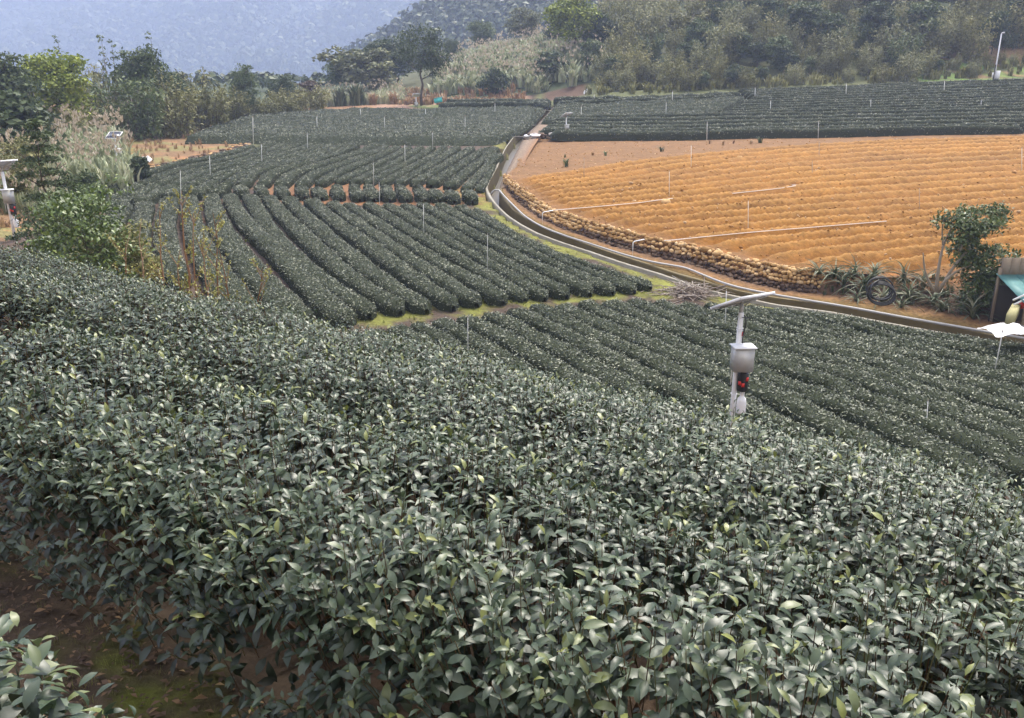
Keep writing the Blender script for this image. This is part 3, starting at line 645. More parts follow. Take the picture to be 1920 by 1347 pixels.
# ---------------------------------------------------------------- foreground tea bushes, leaf by leaf
def in_view(P, mx=160, near=.6):
    px, py, d = pix(P); m = mx
    return (d > near) & (px > -m) & (px < 1920+m) & (py > -m) & (py < 1347+m)
LEAFM = [new_mesh('leaf', leaf_t(4, *p)[0]*np.array([1, .42, 1]), leaf_t(4, *p)[1], M_TEA1, smooth=True) for p in ((.30, .42, .10), (.45, .75, .14), (.16, .22, .18), (.36, .62, .06))]
def fg_row(s0, s1, a0, a1, H, dens, L0, T, seed, label, npart, fill, len0=(.10, .26), sides=(1, 1), cull=True):
    r = RNG(seed); sc = (s0+s1)/2; w = (s1-s0)/2
    ar = (a1-a0)*(2*w+2*H*.8); n = int(ar*dens)
    def canopy(n, shrink=1.0):
        a = r.uniform(a0, a1, n); t = r.uniform(.004, .996, n)*np.pi
        t = np.where(r.uniform(size=n) < .5, np.pi/2+(t-np.pi/2)*.62, t)
        cq = np.sign(np.cos(t))*np.abs(np.cos(t))**.62; sq = np.abs(np.sin(t))**.62
        e = np.minimum(a-a0, a1-a)/.5; e = np.sqrt(np.clip(e, .05, 1))
        hh = H*(1+.16*fbm(a*1.3, cq+seed, seed)+.10*vnoise(a*3.1, cq*2.2, seed+9))*(.55+.45*e)
        s = sc+cq*w*shrink*(1+.10*vnoise(a*1.7, t, seed+4))*(.6+.4*e)
        x, y = from_sa(s, a); z = ground(x, y)+hh*sq*shrink
        nl = np.stack([NX*np.cos(t), NY*np.cos(t), np.sin(t)+0*t], -1)
        return np.stack([x, y, z], -1), unit(nl), t
    P, N, t = canopy(n)
    if cull: k = in_view(P, 150); P, N, t = P[k], N[k], t[k]
    n = len(P)
    D = unit(N*.55+np.array([0, 0, .95])+rnd_dir(r, n)*.28)
    ln = r.uniform(*len0, n)*np.where(r.uniform(size=n) < .07, 1.7, 1)
    m = 7; ph0 = r.uniform(0, 6.28, n)
    ref = unit(np.cross(D, np.array([.3, 1, .2]))); ref2 = np.cross(D, ref)
    LP, LA, LN, LL, LR = [], [], [], [], []
    shoot_r = r.beta(2, 2.6, n)
    for j in range(m):
        tj = (j+.4+r.uniform(-.3, .3, n))/m; az = ph0+j*2.4+r.normal(0, .3, n)
        rad = ref*np.cos(az)[:, None]+ref2*np.sin(az)[:, None]
        el = np.radians(-9+74*tj**2.6+r.normal(0, 13, n)); A = rad*np.cos(el)[:, None]+D*np.sin(el)[:, None]
        base = P+D*(ln*(tj-.45))[:, None]
        LP.append(base); LA.append(A); LN.append(unit(D*np.cos(el)[:, None]-rad*np.sin(el)[:, None]+rnd_dir(r, n)*.22))
        LL.append(L0*r.uniform(.6, 1.28, n)*(1-.48*tj**2.5)); LR.append(np.clip(shoot_r*.60+.40*tj**1.3-.06+r.normal(0, .09, n)+(tj > .8)*(r.uniform(size=n) < .22)*.3, 0, 1))  # lower leaves darker: older, with shade inside the bush painted in
    LP, LA, LN, LL, LR = [np.concatenate(q) for q in (LP, LA, LN, LL, LR)]
    keep = r.uniform(size=len(LP)) < .93; LP, LA, LN, LL, LR = [q[keep] for q in (LP, LA, LN, LL, LR)]
    ctr = from_sa(sc, 0.); root = thing('tea_row', (ctr[0], ctr[1], float(ground(np.array([ctr[0]]), np.array([ctr[1]]))[0])), label, 'tea row', 'foreground tea rows')
    # nearest, largest leaves are pieces of their own
    if npart:
        px, py, d = pix(LP+LA*LL[:, None]*.5); size = LL/d
        top = (t[np.tile(np.arange(n), m)[keep]] > .25)*(px > 10)*(px < 1910)*(py < 1340)
        score = size*top*(.6+.8*np.abs((unit(CAM-LP)*LN).sum(1))); idx = np.argsort(-score)[:npart]
        A = unit(LA[idx]); B = unit(np.cross(LN[idx], A)); N2 = np.cross(A, B)
        for q, i in enumerate(idx):
            o = bpy.data.objects.new('leaf', LEAFM[q % 4]); COL.objects.link(o); o.parent = root
            M = Matrix(((*A[q], 0), (*B[q], 0), (*N2[q], 0), (0, 0, 0, 1))).transposed()
            M = Matrix.Translation(Vector(LP[i])-root.location)@M@Matrix.Scale(LL[i], 4)
            o.matrix_basis = M
        msk = np.ones(len(LP), bool); msk[idx] = False
        LP, LA, LN, LL, LR = [q[msk] for q in (LP, LA, LN, LL, LR)]
    seg = {13: 4, 9: 3, 8: 3, 5: 2}.get(len(T[0]), 3) if len(T[0]) != 11 else 4; Vs, Fs_, Rs, n0 = [], [], [], 0
    grp = r.integers(4, size=len(LP))
    for gi, p_ in enumerate(((.30, .42, .10), (.45, .78, .16), (.14, .20, .22), (.36, .60, .04))):
        k_ = grp == gi; Tv = leaf_t(seg, *p_); a_, b_ = inst(Tv, LP[k_], LA[k_], LN[k_], LL[k_], LL[k_]*r.uniform(.34, .48, k_.sum()))
        Vs.append(a_); Fs_.append(b_+n0); n0 += len(a_); nt = len(Tv[0]); mo_ = np.full(nt, -.05); mo_[np.abs(Tv[0][:, 1]) < 1e-6] = .08; Rs.append(np.clip(np.repeat(LR[k_], nt)+np.tile(mo_, k_.sum()), 0, 1))
    V, F, R = np.vstack(Vs), np.vstack(Fs_), np.concatenate(Rs)
    # older, larger leaves inside; their dark tone also paints the bush's inner shade
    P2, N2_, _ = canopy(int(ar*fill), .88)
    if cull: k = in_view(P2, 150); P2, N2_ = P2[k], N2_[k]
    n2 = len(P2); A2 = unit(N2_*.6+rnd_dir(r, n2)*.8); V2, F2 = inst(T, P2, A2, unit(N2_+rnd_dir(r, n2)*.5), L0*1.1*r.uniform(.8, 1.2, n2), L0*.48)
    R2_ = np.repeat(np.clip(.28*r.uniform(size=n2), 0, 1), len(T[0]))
    mk('foliage', np.vstack([V, V2]), np.vstack([F, F2+len(V)]), M_TEA, parent=root, attrs={'rnd': np.r_[R, R2_]}, kind='stuff', smooth=True)
    # shoot stems
    k = 3; c0 = P-D*(ln*.6)[:, None]; c1 = P+D*(ln*.40)[:, None]; tt = np.arange(k)*2*np.pi/k
    rad = (ref[:, None]*np.cos(tt)[None, :, None]+ref2[:, None]*np.sin(tt)[None, :, None])
    V = np.concatenate([c0[:, None]+rad*.0022, c1[:, None]+rad*.0012], 1)
    Fq = np.array([[0, 1, 4, 3], [1, 2, 5, 4], [2, 0, 3, 5]]); F = (Fq[None]+(np.arange(n)*6)[:, None, None]).reshape(-1, 4)
    if dens > 200: mk('shoots', V.reshape(-1, 3), F, M_TWIG, parent=root, attrs={'rnd': np.repeat(r.uniform(size=n), 6)}, kind='stuff')
    # woody branches rising from each bush's foot
    g = G()
    for a in np.arange(a0+.2, a1, .42):
        x0, y0 = from_sa(sc+r.normal(0, .05), a); z0 = float(ground(np.array([x0]), np.array([y0]))[0])
        for _ in range(7):
            x1, y1 = from_sa(sc+r.uniform(-.9, .9)*w, a+r.uniform(-.3, .3)); z1 = z0+H*r.uniform(.6, .9)
            mid = np.array([x0*.6+x1*.4+r.normal(0, .03), y0*.6+y1*.4+r.normal(0, .03), z0+(z1-z0)*.45])
            g.tube([(x0, y0, z0-.05), mid, (x1, y1, z1)], [.012, .009, .004], 4, r.uniform(0, .6), cap=False)
    g.mk('branches', M_TWIG, root, kind='stuff')
    return root
fg_row(1.19, 2.42, -5.2, 3.2, .74, 340, .061, T8, 11, 'waist-high tea row in the near foreground bordering the bare path', 300, 260)
fg_row(2.68, 3.70, -8, 4.2, .74, 275, .060, T8, 12, 'second tea row up from the path in the foreground', 300, 200)
fg_row(3.96, 5.02, -12.5, 5.5, .68, 225, .061, T4, 13, 'third tea row from the path, along the crest at left', 300, 150)
fg_row(5.20, 6.35, -9, 6.5, .58, 190, .061, T4, 14, 'fourth tea row from the path, hiding the foot of the near solar post', 200, 130)
fg_row(6.48, 7.55, -11, 7.5, .52, 150, .061, T4, 15, 'lowest foreground tea row over the lip of the slope at right', 0, 110)
fg_row(.06, .72, -3.6, -1.15, .58, 85, .078, T12, 16, 'large-leaved tea bush at the bottom left corner across the path', 200, 120)
# ---------------------------------------------------------------- trees, bamboo, grasses
def foliage_mat(name, ramp, rough=.6, spec=.35, tl=.18): return mat(name, ramp, rough=rough, spec=spec, translucent=tl, mix_obj=True)
F_DARK = foliage_mat('leaf_dark_green', [(.018,.032,.013), (.042,.066,.026), (.076,.108,.042), (.12,.16,.066)])
F_MID = foliage_mat('leaf_mid_green', [(.028,.046,.016), (.062,.094,.032), (.105,.145,.052), (.17,.21,.08)])
F_OLIVE = foliage_mat('leaf_olive_bamboo', [(.075,.080,.026), (.155,.16,.056), (.24,.235,.09), (.36,.335,.155)])
F_YEL = mat('leaf_yellow_green', [(.07,.10,.016), (.16,.21,.026), (.30,.35,.04), (.44,.47,.08)], rough=.6, spec=.35, translucent=.2)
F_PALE = foliage_mat('leaf_pale_yellowish', [(.07,.08,.04), (.13,.145,.07), (.22,.23,.10), (.32,.31,.15)])
F_GRASS = foliage_mat('silver_grass_blade', [(.14,.17,.09), (.27,.31,.18), (.40,.42,.27), (.52,.50,.36)])
F_PLUME = foliage_mat('grass_plume', [(.38,.30,.21), (.50,.42,.32), (.62,.55,.45)])
F_STRAW = foliage_mat('dry_straw', [(.20,.115,.06), (.34,.22,.125), (.48,.36,.22)])
F_BROWN = foliage_mat('reddish_brush', [(.05,.035,.025), (.10,.065,.045), (.15,.10,.07)])
F_PINE = foliage_mat('sword_leaf', [(.03,.05,.02), (.07,.10,.05), (.13,.16,.09), (.24,.25,.16)])
F_CONC = F_PINE

def branchy(r, base, h, lean=(0, 0), r0=.12, forks=5, spread=.35, first=.35, crown_r=1.0):
    """trunk with limbs; returns G and limb tips"""
    g = G(); base = np.asarray(base, float); tips = []
    n = 6; P = [base]
    for i in range(1, n+1):
        t = i/n; P.append(base+np.array([lean[0]*t**1.5+r.normal(0, .02)*h, lean[1]*t**1.5+r.normal(0, .02)*h, h*.85*t]))
    P = np.array(P); g.tube(P, np.linspace(r0, r0*.25, n+1), 6, .5); tips.append(P[-1])
    for i in range(forks):
        t = first+(1-first)*(i+.5)/forks; k = t*n; b = P[int(k)]+(P[min(n, int(k)+1)]-P[int(k)])*(k-int(k))
        az = i*2.4+r.uniform(-.5, .5); L = h*spread*(1.15-t*.6)*r.uniform(.8, 1.2)
        e = b+np.array([math.cos(az)*L, math.sin(az)*L, L*r.uniform(.5, 1.0)])
        m = (b+e)/2+np.array([0, 0, -.06*L]); g.tube([b, m, e], [r0*.45*(1.1-t*.5), r0*.3, r0*.1], 5, .4); tips.append(e); tips.append(m)
        for s in (-1, 1):
            e2 = m+np.array([math.cos(az+s*.8)*L*.55, math.sin(az+s*.8)*L*.55, L*.45]); g.tube([m, e2], [r0*.2, r0*.06], 4, .5, cap=False); tips.append(e2)
    return g, np.array(tips)
def clump_cards(r, centres, rad, per, size, T=T2, flat=.75, wr=.6, updir=.5):
    """leaf cards over the shells of many clumps"""
    c = np.repeat(centres, per, 0); R = np.repeat(np.broadcast_to(rad, (len(centres),)), per); n = len(c)
    d = rnd_dir(r, n); d[:, 2] = np.where(d[:, 2] < -.3, -d[:, 2], d[:, 2])
    rr_ = R*r.uniform(.45, 1.08, n)**.7
    P = c+d*rr_[:, None]*np.array([1, 1, flat])
    A = unit(d*.5+rnd_dir(r, n)*.9+np.array([0, 0, -.15])); N = unit(d+np.array([0, 0, updir])+rnd_dir(r, n)*.5)
    L = size*r.uniform(.6, 1.3, n)
    V, F = inst(T, P-A*L[:, None]*.4, A, N, L, L*wr)
    tone = np.repeat(r.uniform(-.16, .16, len(centres)), per)
    return V, F, np.clip(.45+tone+r.normal(0, .17, n), 0, 1)
def crown_points(r, c, rx, rz, n, hollow=.35):
    d = rnd_dir(r, n); q = r.uniform(hollow, 1, n)**.6
    return np.asarray(c)+d*q[:, None]*np.array([rx, rx, rz])*.80
def broadleaf(r, h, cr, n_cl=34, per=60, size=.3, first=.3, trunk=None, lobes=3, cz=.62, czr=.40, clr=None):
    g, tips = branchy(r, (0, 0, 0), h*.92, (r.normal(0, .05)*h, r.normal(0, .05)*h), trunk or h*.018+.04, 6, .30, first)
    C = [crown_points(r, (0, 0, h*cz), cr, h*czr, n_cl)]
    for _ in range(lobes):
        o = np.array([r.normal(0, cr*.45), r.normal(0, cr*.45), h*cz+r.uniform(-.2, .25)*h]); C.append(crown_points(r, o, cr*.5, h*.16, n_cl//4))
    C = np.vstack(C+[tips[tips[:, 2] > h*.35]])
    C = C[C[:, 2] > h*.15]
    V, F, R = clump_cards(r, C, (clr or cr*.30)*r.uniform(.7, 1.3, len(C)), per, size)
    return g, V, F, R
def bamboo(r, h, sp, culms=16, per=70, size=.34):
    g = G(); PP = []; AA = []
    for i in range(culms):
        az = r.uniform(0, 6.28); rad = r.uniform(0, 1)**.5*.6*sp; b = np.array([math.cos(az)*rad, math.sin(az)*rad, 0])
        H = h*r.uniform(.45, 1.05)*(1.05-.35*rad/(.6*sp)); out = sp*r.uniform(.10, .55); az2 = az+r.normal(0, .5); t = np.linspace(0, 1, 7)
        P = b+np.stack([math.cos(az2)*out*t**2.4, math.sin(az2)*out*t**2.4, H*(t-.16*t**4)], -1)
        g.tube(P, np.linspace(.035, .008, 7), 4, r.uniform(.2, .9), cap=False)
        tt = r.uniform(.05, 1, per); q = np.stack([np.interp(tt, t, P[:, k]) for k in range(3)], -1)
        q += rnd_dir(r, per)*(.16*sp)*r.uniform(.3, 1.2, (per, 1))*np.array([1, 1, .8]); PP.append(q)
        AA.append(np.tile([math.cos(az2)*.4, math.sin(az2)*.4, -.25], (per, 1)))
    P = np.vstack(PP); A = np.vstack(AA); P[:, 2] = np.maximum(P[:, 2], .1); n = len(P); A = unit(A+rnd_dir(r, n)*.75); N = unit(np.array([0, 0, 1.])+rnd_dir(r, n)*.7)
    L = size*r.uniform(.6, 1.3, n); V, F = inst(T2, P, A, N, L, L*.4)
    tone = np.repeat(r.normal(0, .12, culms), per)
    return g, V, F, np.clip(.45+tone+r.normal(0, .15, n), 0, 1)
def grass_clump(r, h, n=60, w=.03, plumes=8, spread=.5):
    az = r.uniform(0, 6.28, n); ln = h*r.uniform(.55, 1.0, n); out = spread*h*r.uniform(.15, 1, n); b0 = r.normal(0, .10*h, (n, 2))
    t = np.array([0, .4, .75, 1.0]); rad = np.stack([np.cos(az), np.sin(az)], -1)
    z = ln[:, None]*(t-.28*t**3)[None]*1.15; o = out[:, None]*(t**2)[None]
    C = np.concatenate([(b0[:, None]+rad[:, None]*o[..., None]), z[..., None]], -1)
    side = np.stack([-np.sin(az), np.cos(az), 0*az], -1)[:, None]*(w*np.array([.8, 1, .6, .05]))[None, :, None]
    V = np.stack([C-side, C+side], 2).reshape(n, 8, 3); Fq = np.array([[0, 1, 3, 2], [2, 3, 5, 4], [4, 5, 7, 6]])
    F = (Fq[None]+(np.arange(n)*8)[:, None, None]).reshape(-1, 4); R = np.repeat(np.clip(r.normal(.5, .2, n), 0, 1), 8)
    pv = []
    for _ in range(plumes):
        a = r.uniform(0, 6.28); o = h*r.uniform(.05, .35); b = np.array([math.cos(a)*o, math.sin(a)*o, h*r.uniform(.95, 1.25)])
        pv.append(b)
    if plumes:
        B = np.array(pv); k = 4; c = np.repeat(B, k, 0); A = unit(np.array([.25, 0, 1])+r.normal(0, .35, (len(c), 3))); N = rnd_dir(r, len(c)); L = h*r.uniform(.10, .2, len(c))
        PV, PF = inst(T2, c, A, N, L, L*.32)
    else: PV, PF = np.zeros((0, 3)), np.zeros((0, 3), int)
    return V.reshape(-1, 3), F, R, PV, PF

VEG = {}
def veg_proto(key, fn):
    if key not in VEG: VEG[key] = fn()
    return VEG[key]
def plant(name, base, sc, proto, mat_leaf, label, cat, group=None, rz=0, mat_wood=None, leaf_name='crown', wood_name='trunk'):
    """a thing with its trunk and crown; prototypes share their meshes"""
    key = (id(proto), mat_leaf.name)
    if key not in VEG:
        g, V, F, R = proto
        VEG[('keep', key)] = proto; VEG[key] = (g.mesh(wood_name, mat_wood or M_WOOD) if g is not None and g.n else None, new_mesh(leaf_name, V, F, mat_leaf, {'rnd': R if len(R) == len(V) else np.repeat(R, len(V)//len(R))}))
    w, l = VEG[key]; root = thing(name, tuple(base), label, cat, group, rz); root.scale = (sc, sc, sc) if np.isscalar(sc) else sc
    for nm, me in ((wood_name, w), (leaf_name, l)):
        if me is None: continue
        o = bpy.data.objects.new(nm, me); COL.objects.link(o); o.parent = root
    return root
def gz1(x, y): return float(ground(np.array([float(x)]), np.array([float(y)]))[0])
def by_px(px_c, py_top, py_bot, D, base_z=None):
    """base point and height of a plant seen between two pixel rows at distance D; its foot stands on the ground"""
    b = at(px_c, py_bot, D); t = at(px_c, py_top, D); z = gz1(b[0], b[1]); return np.array([b[0], b[1], z]), t[2]-z
Bl = [broadleaf(RNG(200+i), 8., 3.4+.3*(i % 3), n_cl=60, per=52, size=.36, cz=.55, czr=.46) for i in range(4)]
Bd = [broadleaf(RNG(220+i), 8., 3.0, n_cl=70, per=60, size=.28, cz=.48, czr=.52) for i in range(3)]
Bb = [bamboo(RNG(240+i), 8., 3.2, culms=44, per=75, size=.42) for i in range(4)]
Pbu = [broadleaf(RNG(260+i), 3.0, 1.5, n_cl=26, per=46, size=.24, first=.1, cz=.5, czr=.5) for i in range(3)]
S8 = 8.0
def tree(name, pxc, top, bot, D, proto, ml, label, cat='tree', wide=1.0, H=8., rz=0):
    b, h = by_px(pxc, top, bot, D); s = h/proto[1][:, 2].max(); wide *= 1.35 if name != 'lone_tree' else 1
    return plant(name, b, (s*wide, s*wide, s), proto, ml, label, cat, None, rz)
# left of the fields
tree('dark_tree', 20, 96, 215, 62, Bl[0], F_DARK, 'dark broadleaf tree at the far left edge beside the bright yellow-green one', wide=.75)
tree('bright_tree', 110, 88, 215, 68, Bl[1], F_YEL, 'bright yellow-green tree standing among the dark trees at left', wide=.85, rz=1)
tree('bamboo_clump', 192, 92, 245, 78, Bb[0], F_OLIVE, 'slim olive bamboo clump just right of the bright yellow-green tree', 'bamboo', wide=.55)
tree('leafy_tree', 285, 82, 262, 80, Bd[0], F_MID, 'tall dense tree rising highest of the left thicket', wide=.72)
tree('bamboo_clump', 325, 130, 262, 76, Bb[1], F_OLIVE, 'drooping bamboo clump at the foot of the tallest left tree', 'bamboo', wide=.85, rz=2)
tree('bamboo_clump', 385, 125, 245, 84, Bb[2], F_OLIVE, 'rounded bamboo clump above the blue-grey end of the far left tea bed', 'bamboo', wide=.85)
tree('bamboo_clump', 255, 135, 268, 72, Bb[3], F_MID, 'low dark bamboo clump above the white bag on the left bank', 'bamboo', wide=.8, rz=1)
tree('leafy_tree', 460, 118, 222, 94, Bd[1], F_MID, 'upright green tree behind the left end of the far tea bed', wide=.62)
tree('dark_tree', 530, 138, 216, 102, Bl[2], F_DARK, 'dark tree behind the far tea bed, left of the palm-like clump', wide=.75)
tree('bamboo_clump', 425, 150, 235, 90, Bb[0], F_OLIVE, 'short bamboo clump between the rounded bamboo and the upright green tree', 'bamboo', wide=.9, rz=3)
tree('brown_brush', 585, 150, 205, 108, Pbu[0], F_BROWN, 'reddish-brown bush behind the far tea bed', 'bush', wide=.9, H=3.)
tree('shrub', 15, 165, 240, 52, Pbu[1], F_DARK, 'dark low shrub under the dark tree at the far left edge', 'shrub', H=3.)
for i, (x, t_, b_) in enumerate([(131, 66, 120), (211, 64, 130), (228, 74, 130), (301, 58, 110)]):
    b, h = by_px(x, t_, 230, 82); g = G(); r = RNG(300+i); g.tube([(0, 0, 0), (.1, 0, h*.5), (.05, .1, h*.92)], [.05, .035, .015], 5, .4)
    V, F, R = clump_cards(r, np.array([[.1*r.normal(), .1*r.normal(), h*q] for q in (.62, .7, .78, .85, .92, .97)]), .28, 14, .26)
    plant('slender_sapling', b, 1, (g, V, F, R), F_MID, f'thin emergent stem poking above the left thicket, {ORD[i]} from the left', 'sapling', 'thin stems above the left thicket')
# undergrowth joining the left trees
r = RNG(350); lt = []
ul = [bamboo(RNG(355+i), 8., 4.2, culms=44, per=48, size=.6) for i in range(3)]
ULM = [new_mesh('clump', p[1], p[2], F_OLIVE, {'rnd': np.repeat(p[3], 4)}) for p in ul]
ug = thing('undergrowth', tuple(at(350, 220, 85)), 'tangled olive undergrowth at the foot of the left trees', None); ug['kind'] = 'stuff'
for x, y0, D, s in [(150+i*19+r.uniform(-8, 8), 0, 74+i*1.25+r.uniform(-2, 6), r.uniform(.32, .55)) for i in range(24)]+[(r.uniform(-80, 130), 0, r.uniform(64, 74), r.uniform(.35, .6)) for _ in range(9)]:
    b = at(x, 220, D); b[2] = gz1(b[0], b[1])-.1
    o = bpy.data.objects.new('clump', ULM[r.integers(3)]); COL.objects.link(o); o.parent = ug; o.location = Vector(b)-ug.location; o.scale = (s*1.1, s*1.1, s*.95); o.rotation_euler.z = r.uniform(0, 6.28); o['kind'] = 'stuff'
# middle distance
tree('lone_tree', 790, 40, 188, 103, (lambda: broadleaf(RNG(403), 8., 3.0, n_cl=64, per=44, size=.24, first=.36, trunk=.17, cz=.68, czr=.36, lobes=2))(), F_DARK, 'lone tall tree with forked bare trunk behind the far tea bed', wide=1.0)
for i, (x, t_, b_, D, p, m_, w_, lb) in enumerate([
    (700, 78, 185, 128, Bl[3], F_DARK, .8, 'dark tree close behind the lone tree on its left'), (690, 84, 150, 121, Pbu[2], F_PALE, 1.0, 'small pale-crowned tree left of the lone tree'),
    (640, 100, 190, 124, Bl[0], F_MID, .8, 'mid-green tree above the palm-like clump'), (745, 66, 180, 132, Bl[1], F_DARK, .9, 'shadowy tree directly behind the lone tree crown'),
    (850, 70, 150, 150, Bl[2], F_DARK, .7, 'dark tree right of the lone tree at the edge of the silver grass'), (980, 14, 80, 158, Bl[3], F_PALE, .95, 'pale round-crowned tree on the skyline of the silver grass slope'),
    (1075, -14, 110, 126, Bl[0], F_YEL, .85, 'big yellow-green tree at the right top of the silver grass slope'), (1045, 35, 110, 139, Bl[2], F_DARK, .8, 'dark tree below left of the big yellow-green tree'),
    (1110, 30, 120, 140, Bl[1], F_MID, .8, 'mid-green tree below right of the big yellow-green tree'), (905, 36, 80, 165, Bl[1], F_MID, .8, 'low tree on the ridge behind the silver grass'),
    (1030, 95, 150, 118, Pbu[0], F_DARK, 1.1, 'dark round bush low on the silver grass slope'), (930, 125, 172, 113, Pbu[1], F_DARK, .8, 'small dark bush at the foot of the silver grass slope'),
    (1355, 8, 110, 130, Bl[3], F_PALE, .9, 'pale yellowish tree high on the right hillside'), (1450, 10, 110, 128, Bl[2], F_PALE, .7, 'second pale tree high on the right hillside, darker below')]):
    tree('hillside_tree', x, t_, b_, D, p, m_, lb, wide=w_, H=3. if p in Pbu else 8., rz=i)
# right hillside thicket: a wood that reads as one mass
r = RNG(500); wood = G()
pb = [bamboo(RNG(520+i), 8., 3.4, culms=46, per=52, size=.50) for i in range(5)]
pl_ = [broadleaf(RNG(530+i), 8., 3.0, n_cl=60, per=46, size=.42, cz=.5, czr=.5) for i in range(3)]
rd = lambda R, V: R if len(R) == len(V) else np.repeat(R, len(V)//len(R))
F_HILL = foliage_mat('leaf_grey_green', [(.085,.094,.042), (.17,.18,.082), (.26,.265,.13), (.37,.36,.20)])
PBM = [new_mesh('clump', p[1], p[2], m_, {'rnd': rd(p[3], p[1])}) for p, m_ in zip(pb, (F_OLIVE, F_HILL, F_OLIVE, F_MID, F_HILL))]
PLM = [new_mesh('clump', p[1], p[2], m_, {'rnd': rd(p[3], p[1])}) for p, m_ in zip(pl_, (F_DARK, F_MID, F_MID))]
def mass(name, loc, label):
    o = thing(name, loc, label, None); o['kind'] = 'stuff'; return o
def piece(root, me, base, sc, rz):
    o = bpy.data.objects.new('clump', me); COL.objects.link(o); o.parent = root; o.location = Vector(base)-root.location; o.scale = sc; o.rotation_euler.z = rz; o['kind'] = 'stuff'
th = mass('hillside_thicket', tuple(at(1500, 150, 115)), 'olive bamboo and dark broadleaf thicket covering the right hillside')
for rowi, (D0, n_) in enumerate([(105, 36), (110, 32), (116, 32), (123, 30), (131, 28), (140, 26), (150, 22)]):
    for i in range(n_):
        px_ = 1085+(2080-1085)*(i+.5+r.uniform(-.35, .35))/n_
        if rowi < 2 and px_ < 1120: continue
        D = D0+r.uniform(-3, 3)-(px_-1100)/800*3; b = at(px_, 150, D); b[2] = gz1(b[0], b[1])-.1
        s = r.uniform(.5, 1.05)*(.55 if rowi == 0 else .85)
        if rowi == 0 and px_ > 1740: s *= .6
        if r.uniform() < .66: w = s*r.uniform(.75, 1.15); piece(th, PBM[r.integers(5)], b, (w, w, s*1.1), r.uniform(0, 6.28))
        else: w = s*r.uniform(.8, 1.1); piece(th, PLM[r.integers(3)], b, (w, w, s*.9), r.uniform(0, 6.28))
        wood.tube([b, b+np.array([r.normal(0, .2), r.normal(0, .2), 4*s])], [.09, .04], 4, r.uniform())
wood.mk('stems', mat('pale_stem', [(.12,.10,.075), (.26,.22,.16)], rough=.8), th, kind='stuff')
# silver grass slope and clumps
def grass_field(name, pts, hs, label, seed, blades=34, plumes=4, w=.05, ml=None, pl=None):
    r = RNG(seed); GV, GF, GR, n0 = [], [], [], 0; PV, PF, n1 = [], [], 0
    protos = [grass_clump(RNG(seed*10+i), 1., blades, w, plumes) for i in range(5)]
    pa = np.array(pts); zz = ground(pa[:, 0], pa[:, 1]); q_ = 0
    for (x, y), h in zip(pts, hs):
        V, F, R, pv, pf = protos[r.integers(5)]; a = r.uniform(0, 6.28); M = np.array([[math.cos(a), -math.sin(a), 0], [math.sin(a), math.cos(a), 0], [0, 0, 1]])
        b = np.array([x, y, zz[q_]-.03]); q_ += 1; GV.append(V@M.T*h+b); GF.append(F+n0); n0 += len(V); GR.append(np.clip(R+r.uniform(-.2, .2), 0, 1))
        if len(pv) and r.uniform() < .7: PV.append(pv@M.T*h+b); PF.append(pf+n1); n1 += len(pv)
    o = mk(name, np.vstack(GV), np.vstack(GF), ml or F_GRASS, attrs={'rnd': np.concatenate(GR)}, kind='stuff', label=label)
    if PV: mk('plumes', np.vstack(PV), np.vstack(PF), pl or F_PLUME, parent=o, attrs={'rnd': r.uniform(size=n1)}, kind='stuff')
r = RNG(600); pts, hs = [], []
for _ in range(760):
    px_ = r.uniform(815, 1130); D = r.uniform(112, 158); b = at(px_, 120, D)
    if px_ < 860 and D > 140: continue
    if D < 117 and px_ < 985: continue
    pts.append(b[:2]); hs.append(r.uniform(1.6, 2.8))
grass_field('silver_grass', pts, hs, 'tall pale silver grass covering the slope right of the lone tree', 61, blades=22, w=.075, plumes=3)
r = RNG(601); pts, hs = [], []
for _ in range(260):
    px_ = r.uniform(-60, 235); D = r.uniform(46, 66); b = at(px_, 250, D); pts.append(b[:2]); hs.append(r.uniform(1.3, 2.3))
for _ in range(120):
    px_ = r.uniform(-60, 120); D = r.uniform(36, 46); b = at(px_, 300, D); pts.append(b[:2]); hs.append(r.uniform(.7, 1.4))
grass_field('silver_grass', pts, hs, 'tan-plumed silver grass on the left bank below the trees', 62, blades=24, plumes=4, w=.036)
r = RNG(602); pts, hs = [], []
for _ in range(170):
    px_ = r.uniform(565, 760); D = r.uniform(106, 124); b = at(px_, 200, D); pts.append(b[:2]); hs.append(r.uniform(1.0, 2.2))
grass_field('silver_grass', pts, hs, 'green and tan grass behind the far left tea bed', 63, blades=26, w=.06)
r = RNG(603); pts, hs = [], []
for _ in range(260):
    px_ = r.uniform(1100, 1960); D = r.uniform(100.5, 105); b = at(px_, 170, D); pts.append(b[:2]); hs.append(r.uniform(.5, 1.5))
grass_field('rough_grass', pts, hs, 'rough olive grass along the foot of the right hillside', 64, blades=26, plumes=0, w=.06, ml=F_OLIVE)
r = RNG(604); pts, hs = [], []; _q = r.uniform(0, 480, 850); _w = r.uniform(245, 430, 850); _P = hit_far(_q, _w, 0, 17)
for _ in range(850):
    px_, py_, P = _q[_], _w[_], _P[_]
    if px_ > 480-(py_-268)*2.6-25 or (py_ > 330 and px_ > 90): continue
    pts.append(P[:2]); hs.append(r.uniform(.2, .65))
grass_field('dry_grass', pts, hs, 'low straw-coloured grass on the left bank', 65, blades=14, plumes=0, w=.03, ml=F_STRAW)
r = RNG(605); pts, hs = [], []
for _ in range(330):
    px_ = r.uniform(745, 985); D = r.uniform(104, 122); b = at(px_, 170, D); pts.append(b[:2]); hs.append(r.uniform(.5, 1.3))
grass_field('dry_grass', pts, hs, 'reddish dead grass at the foot of the silver grass slope', 66, blades=16, plumes=0, w=.07, ml=F_STRAW)
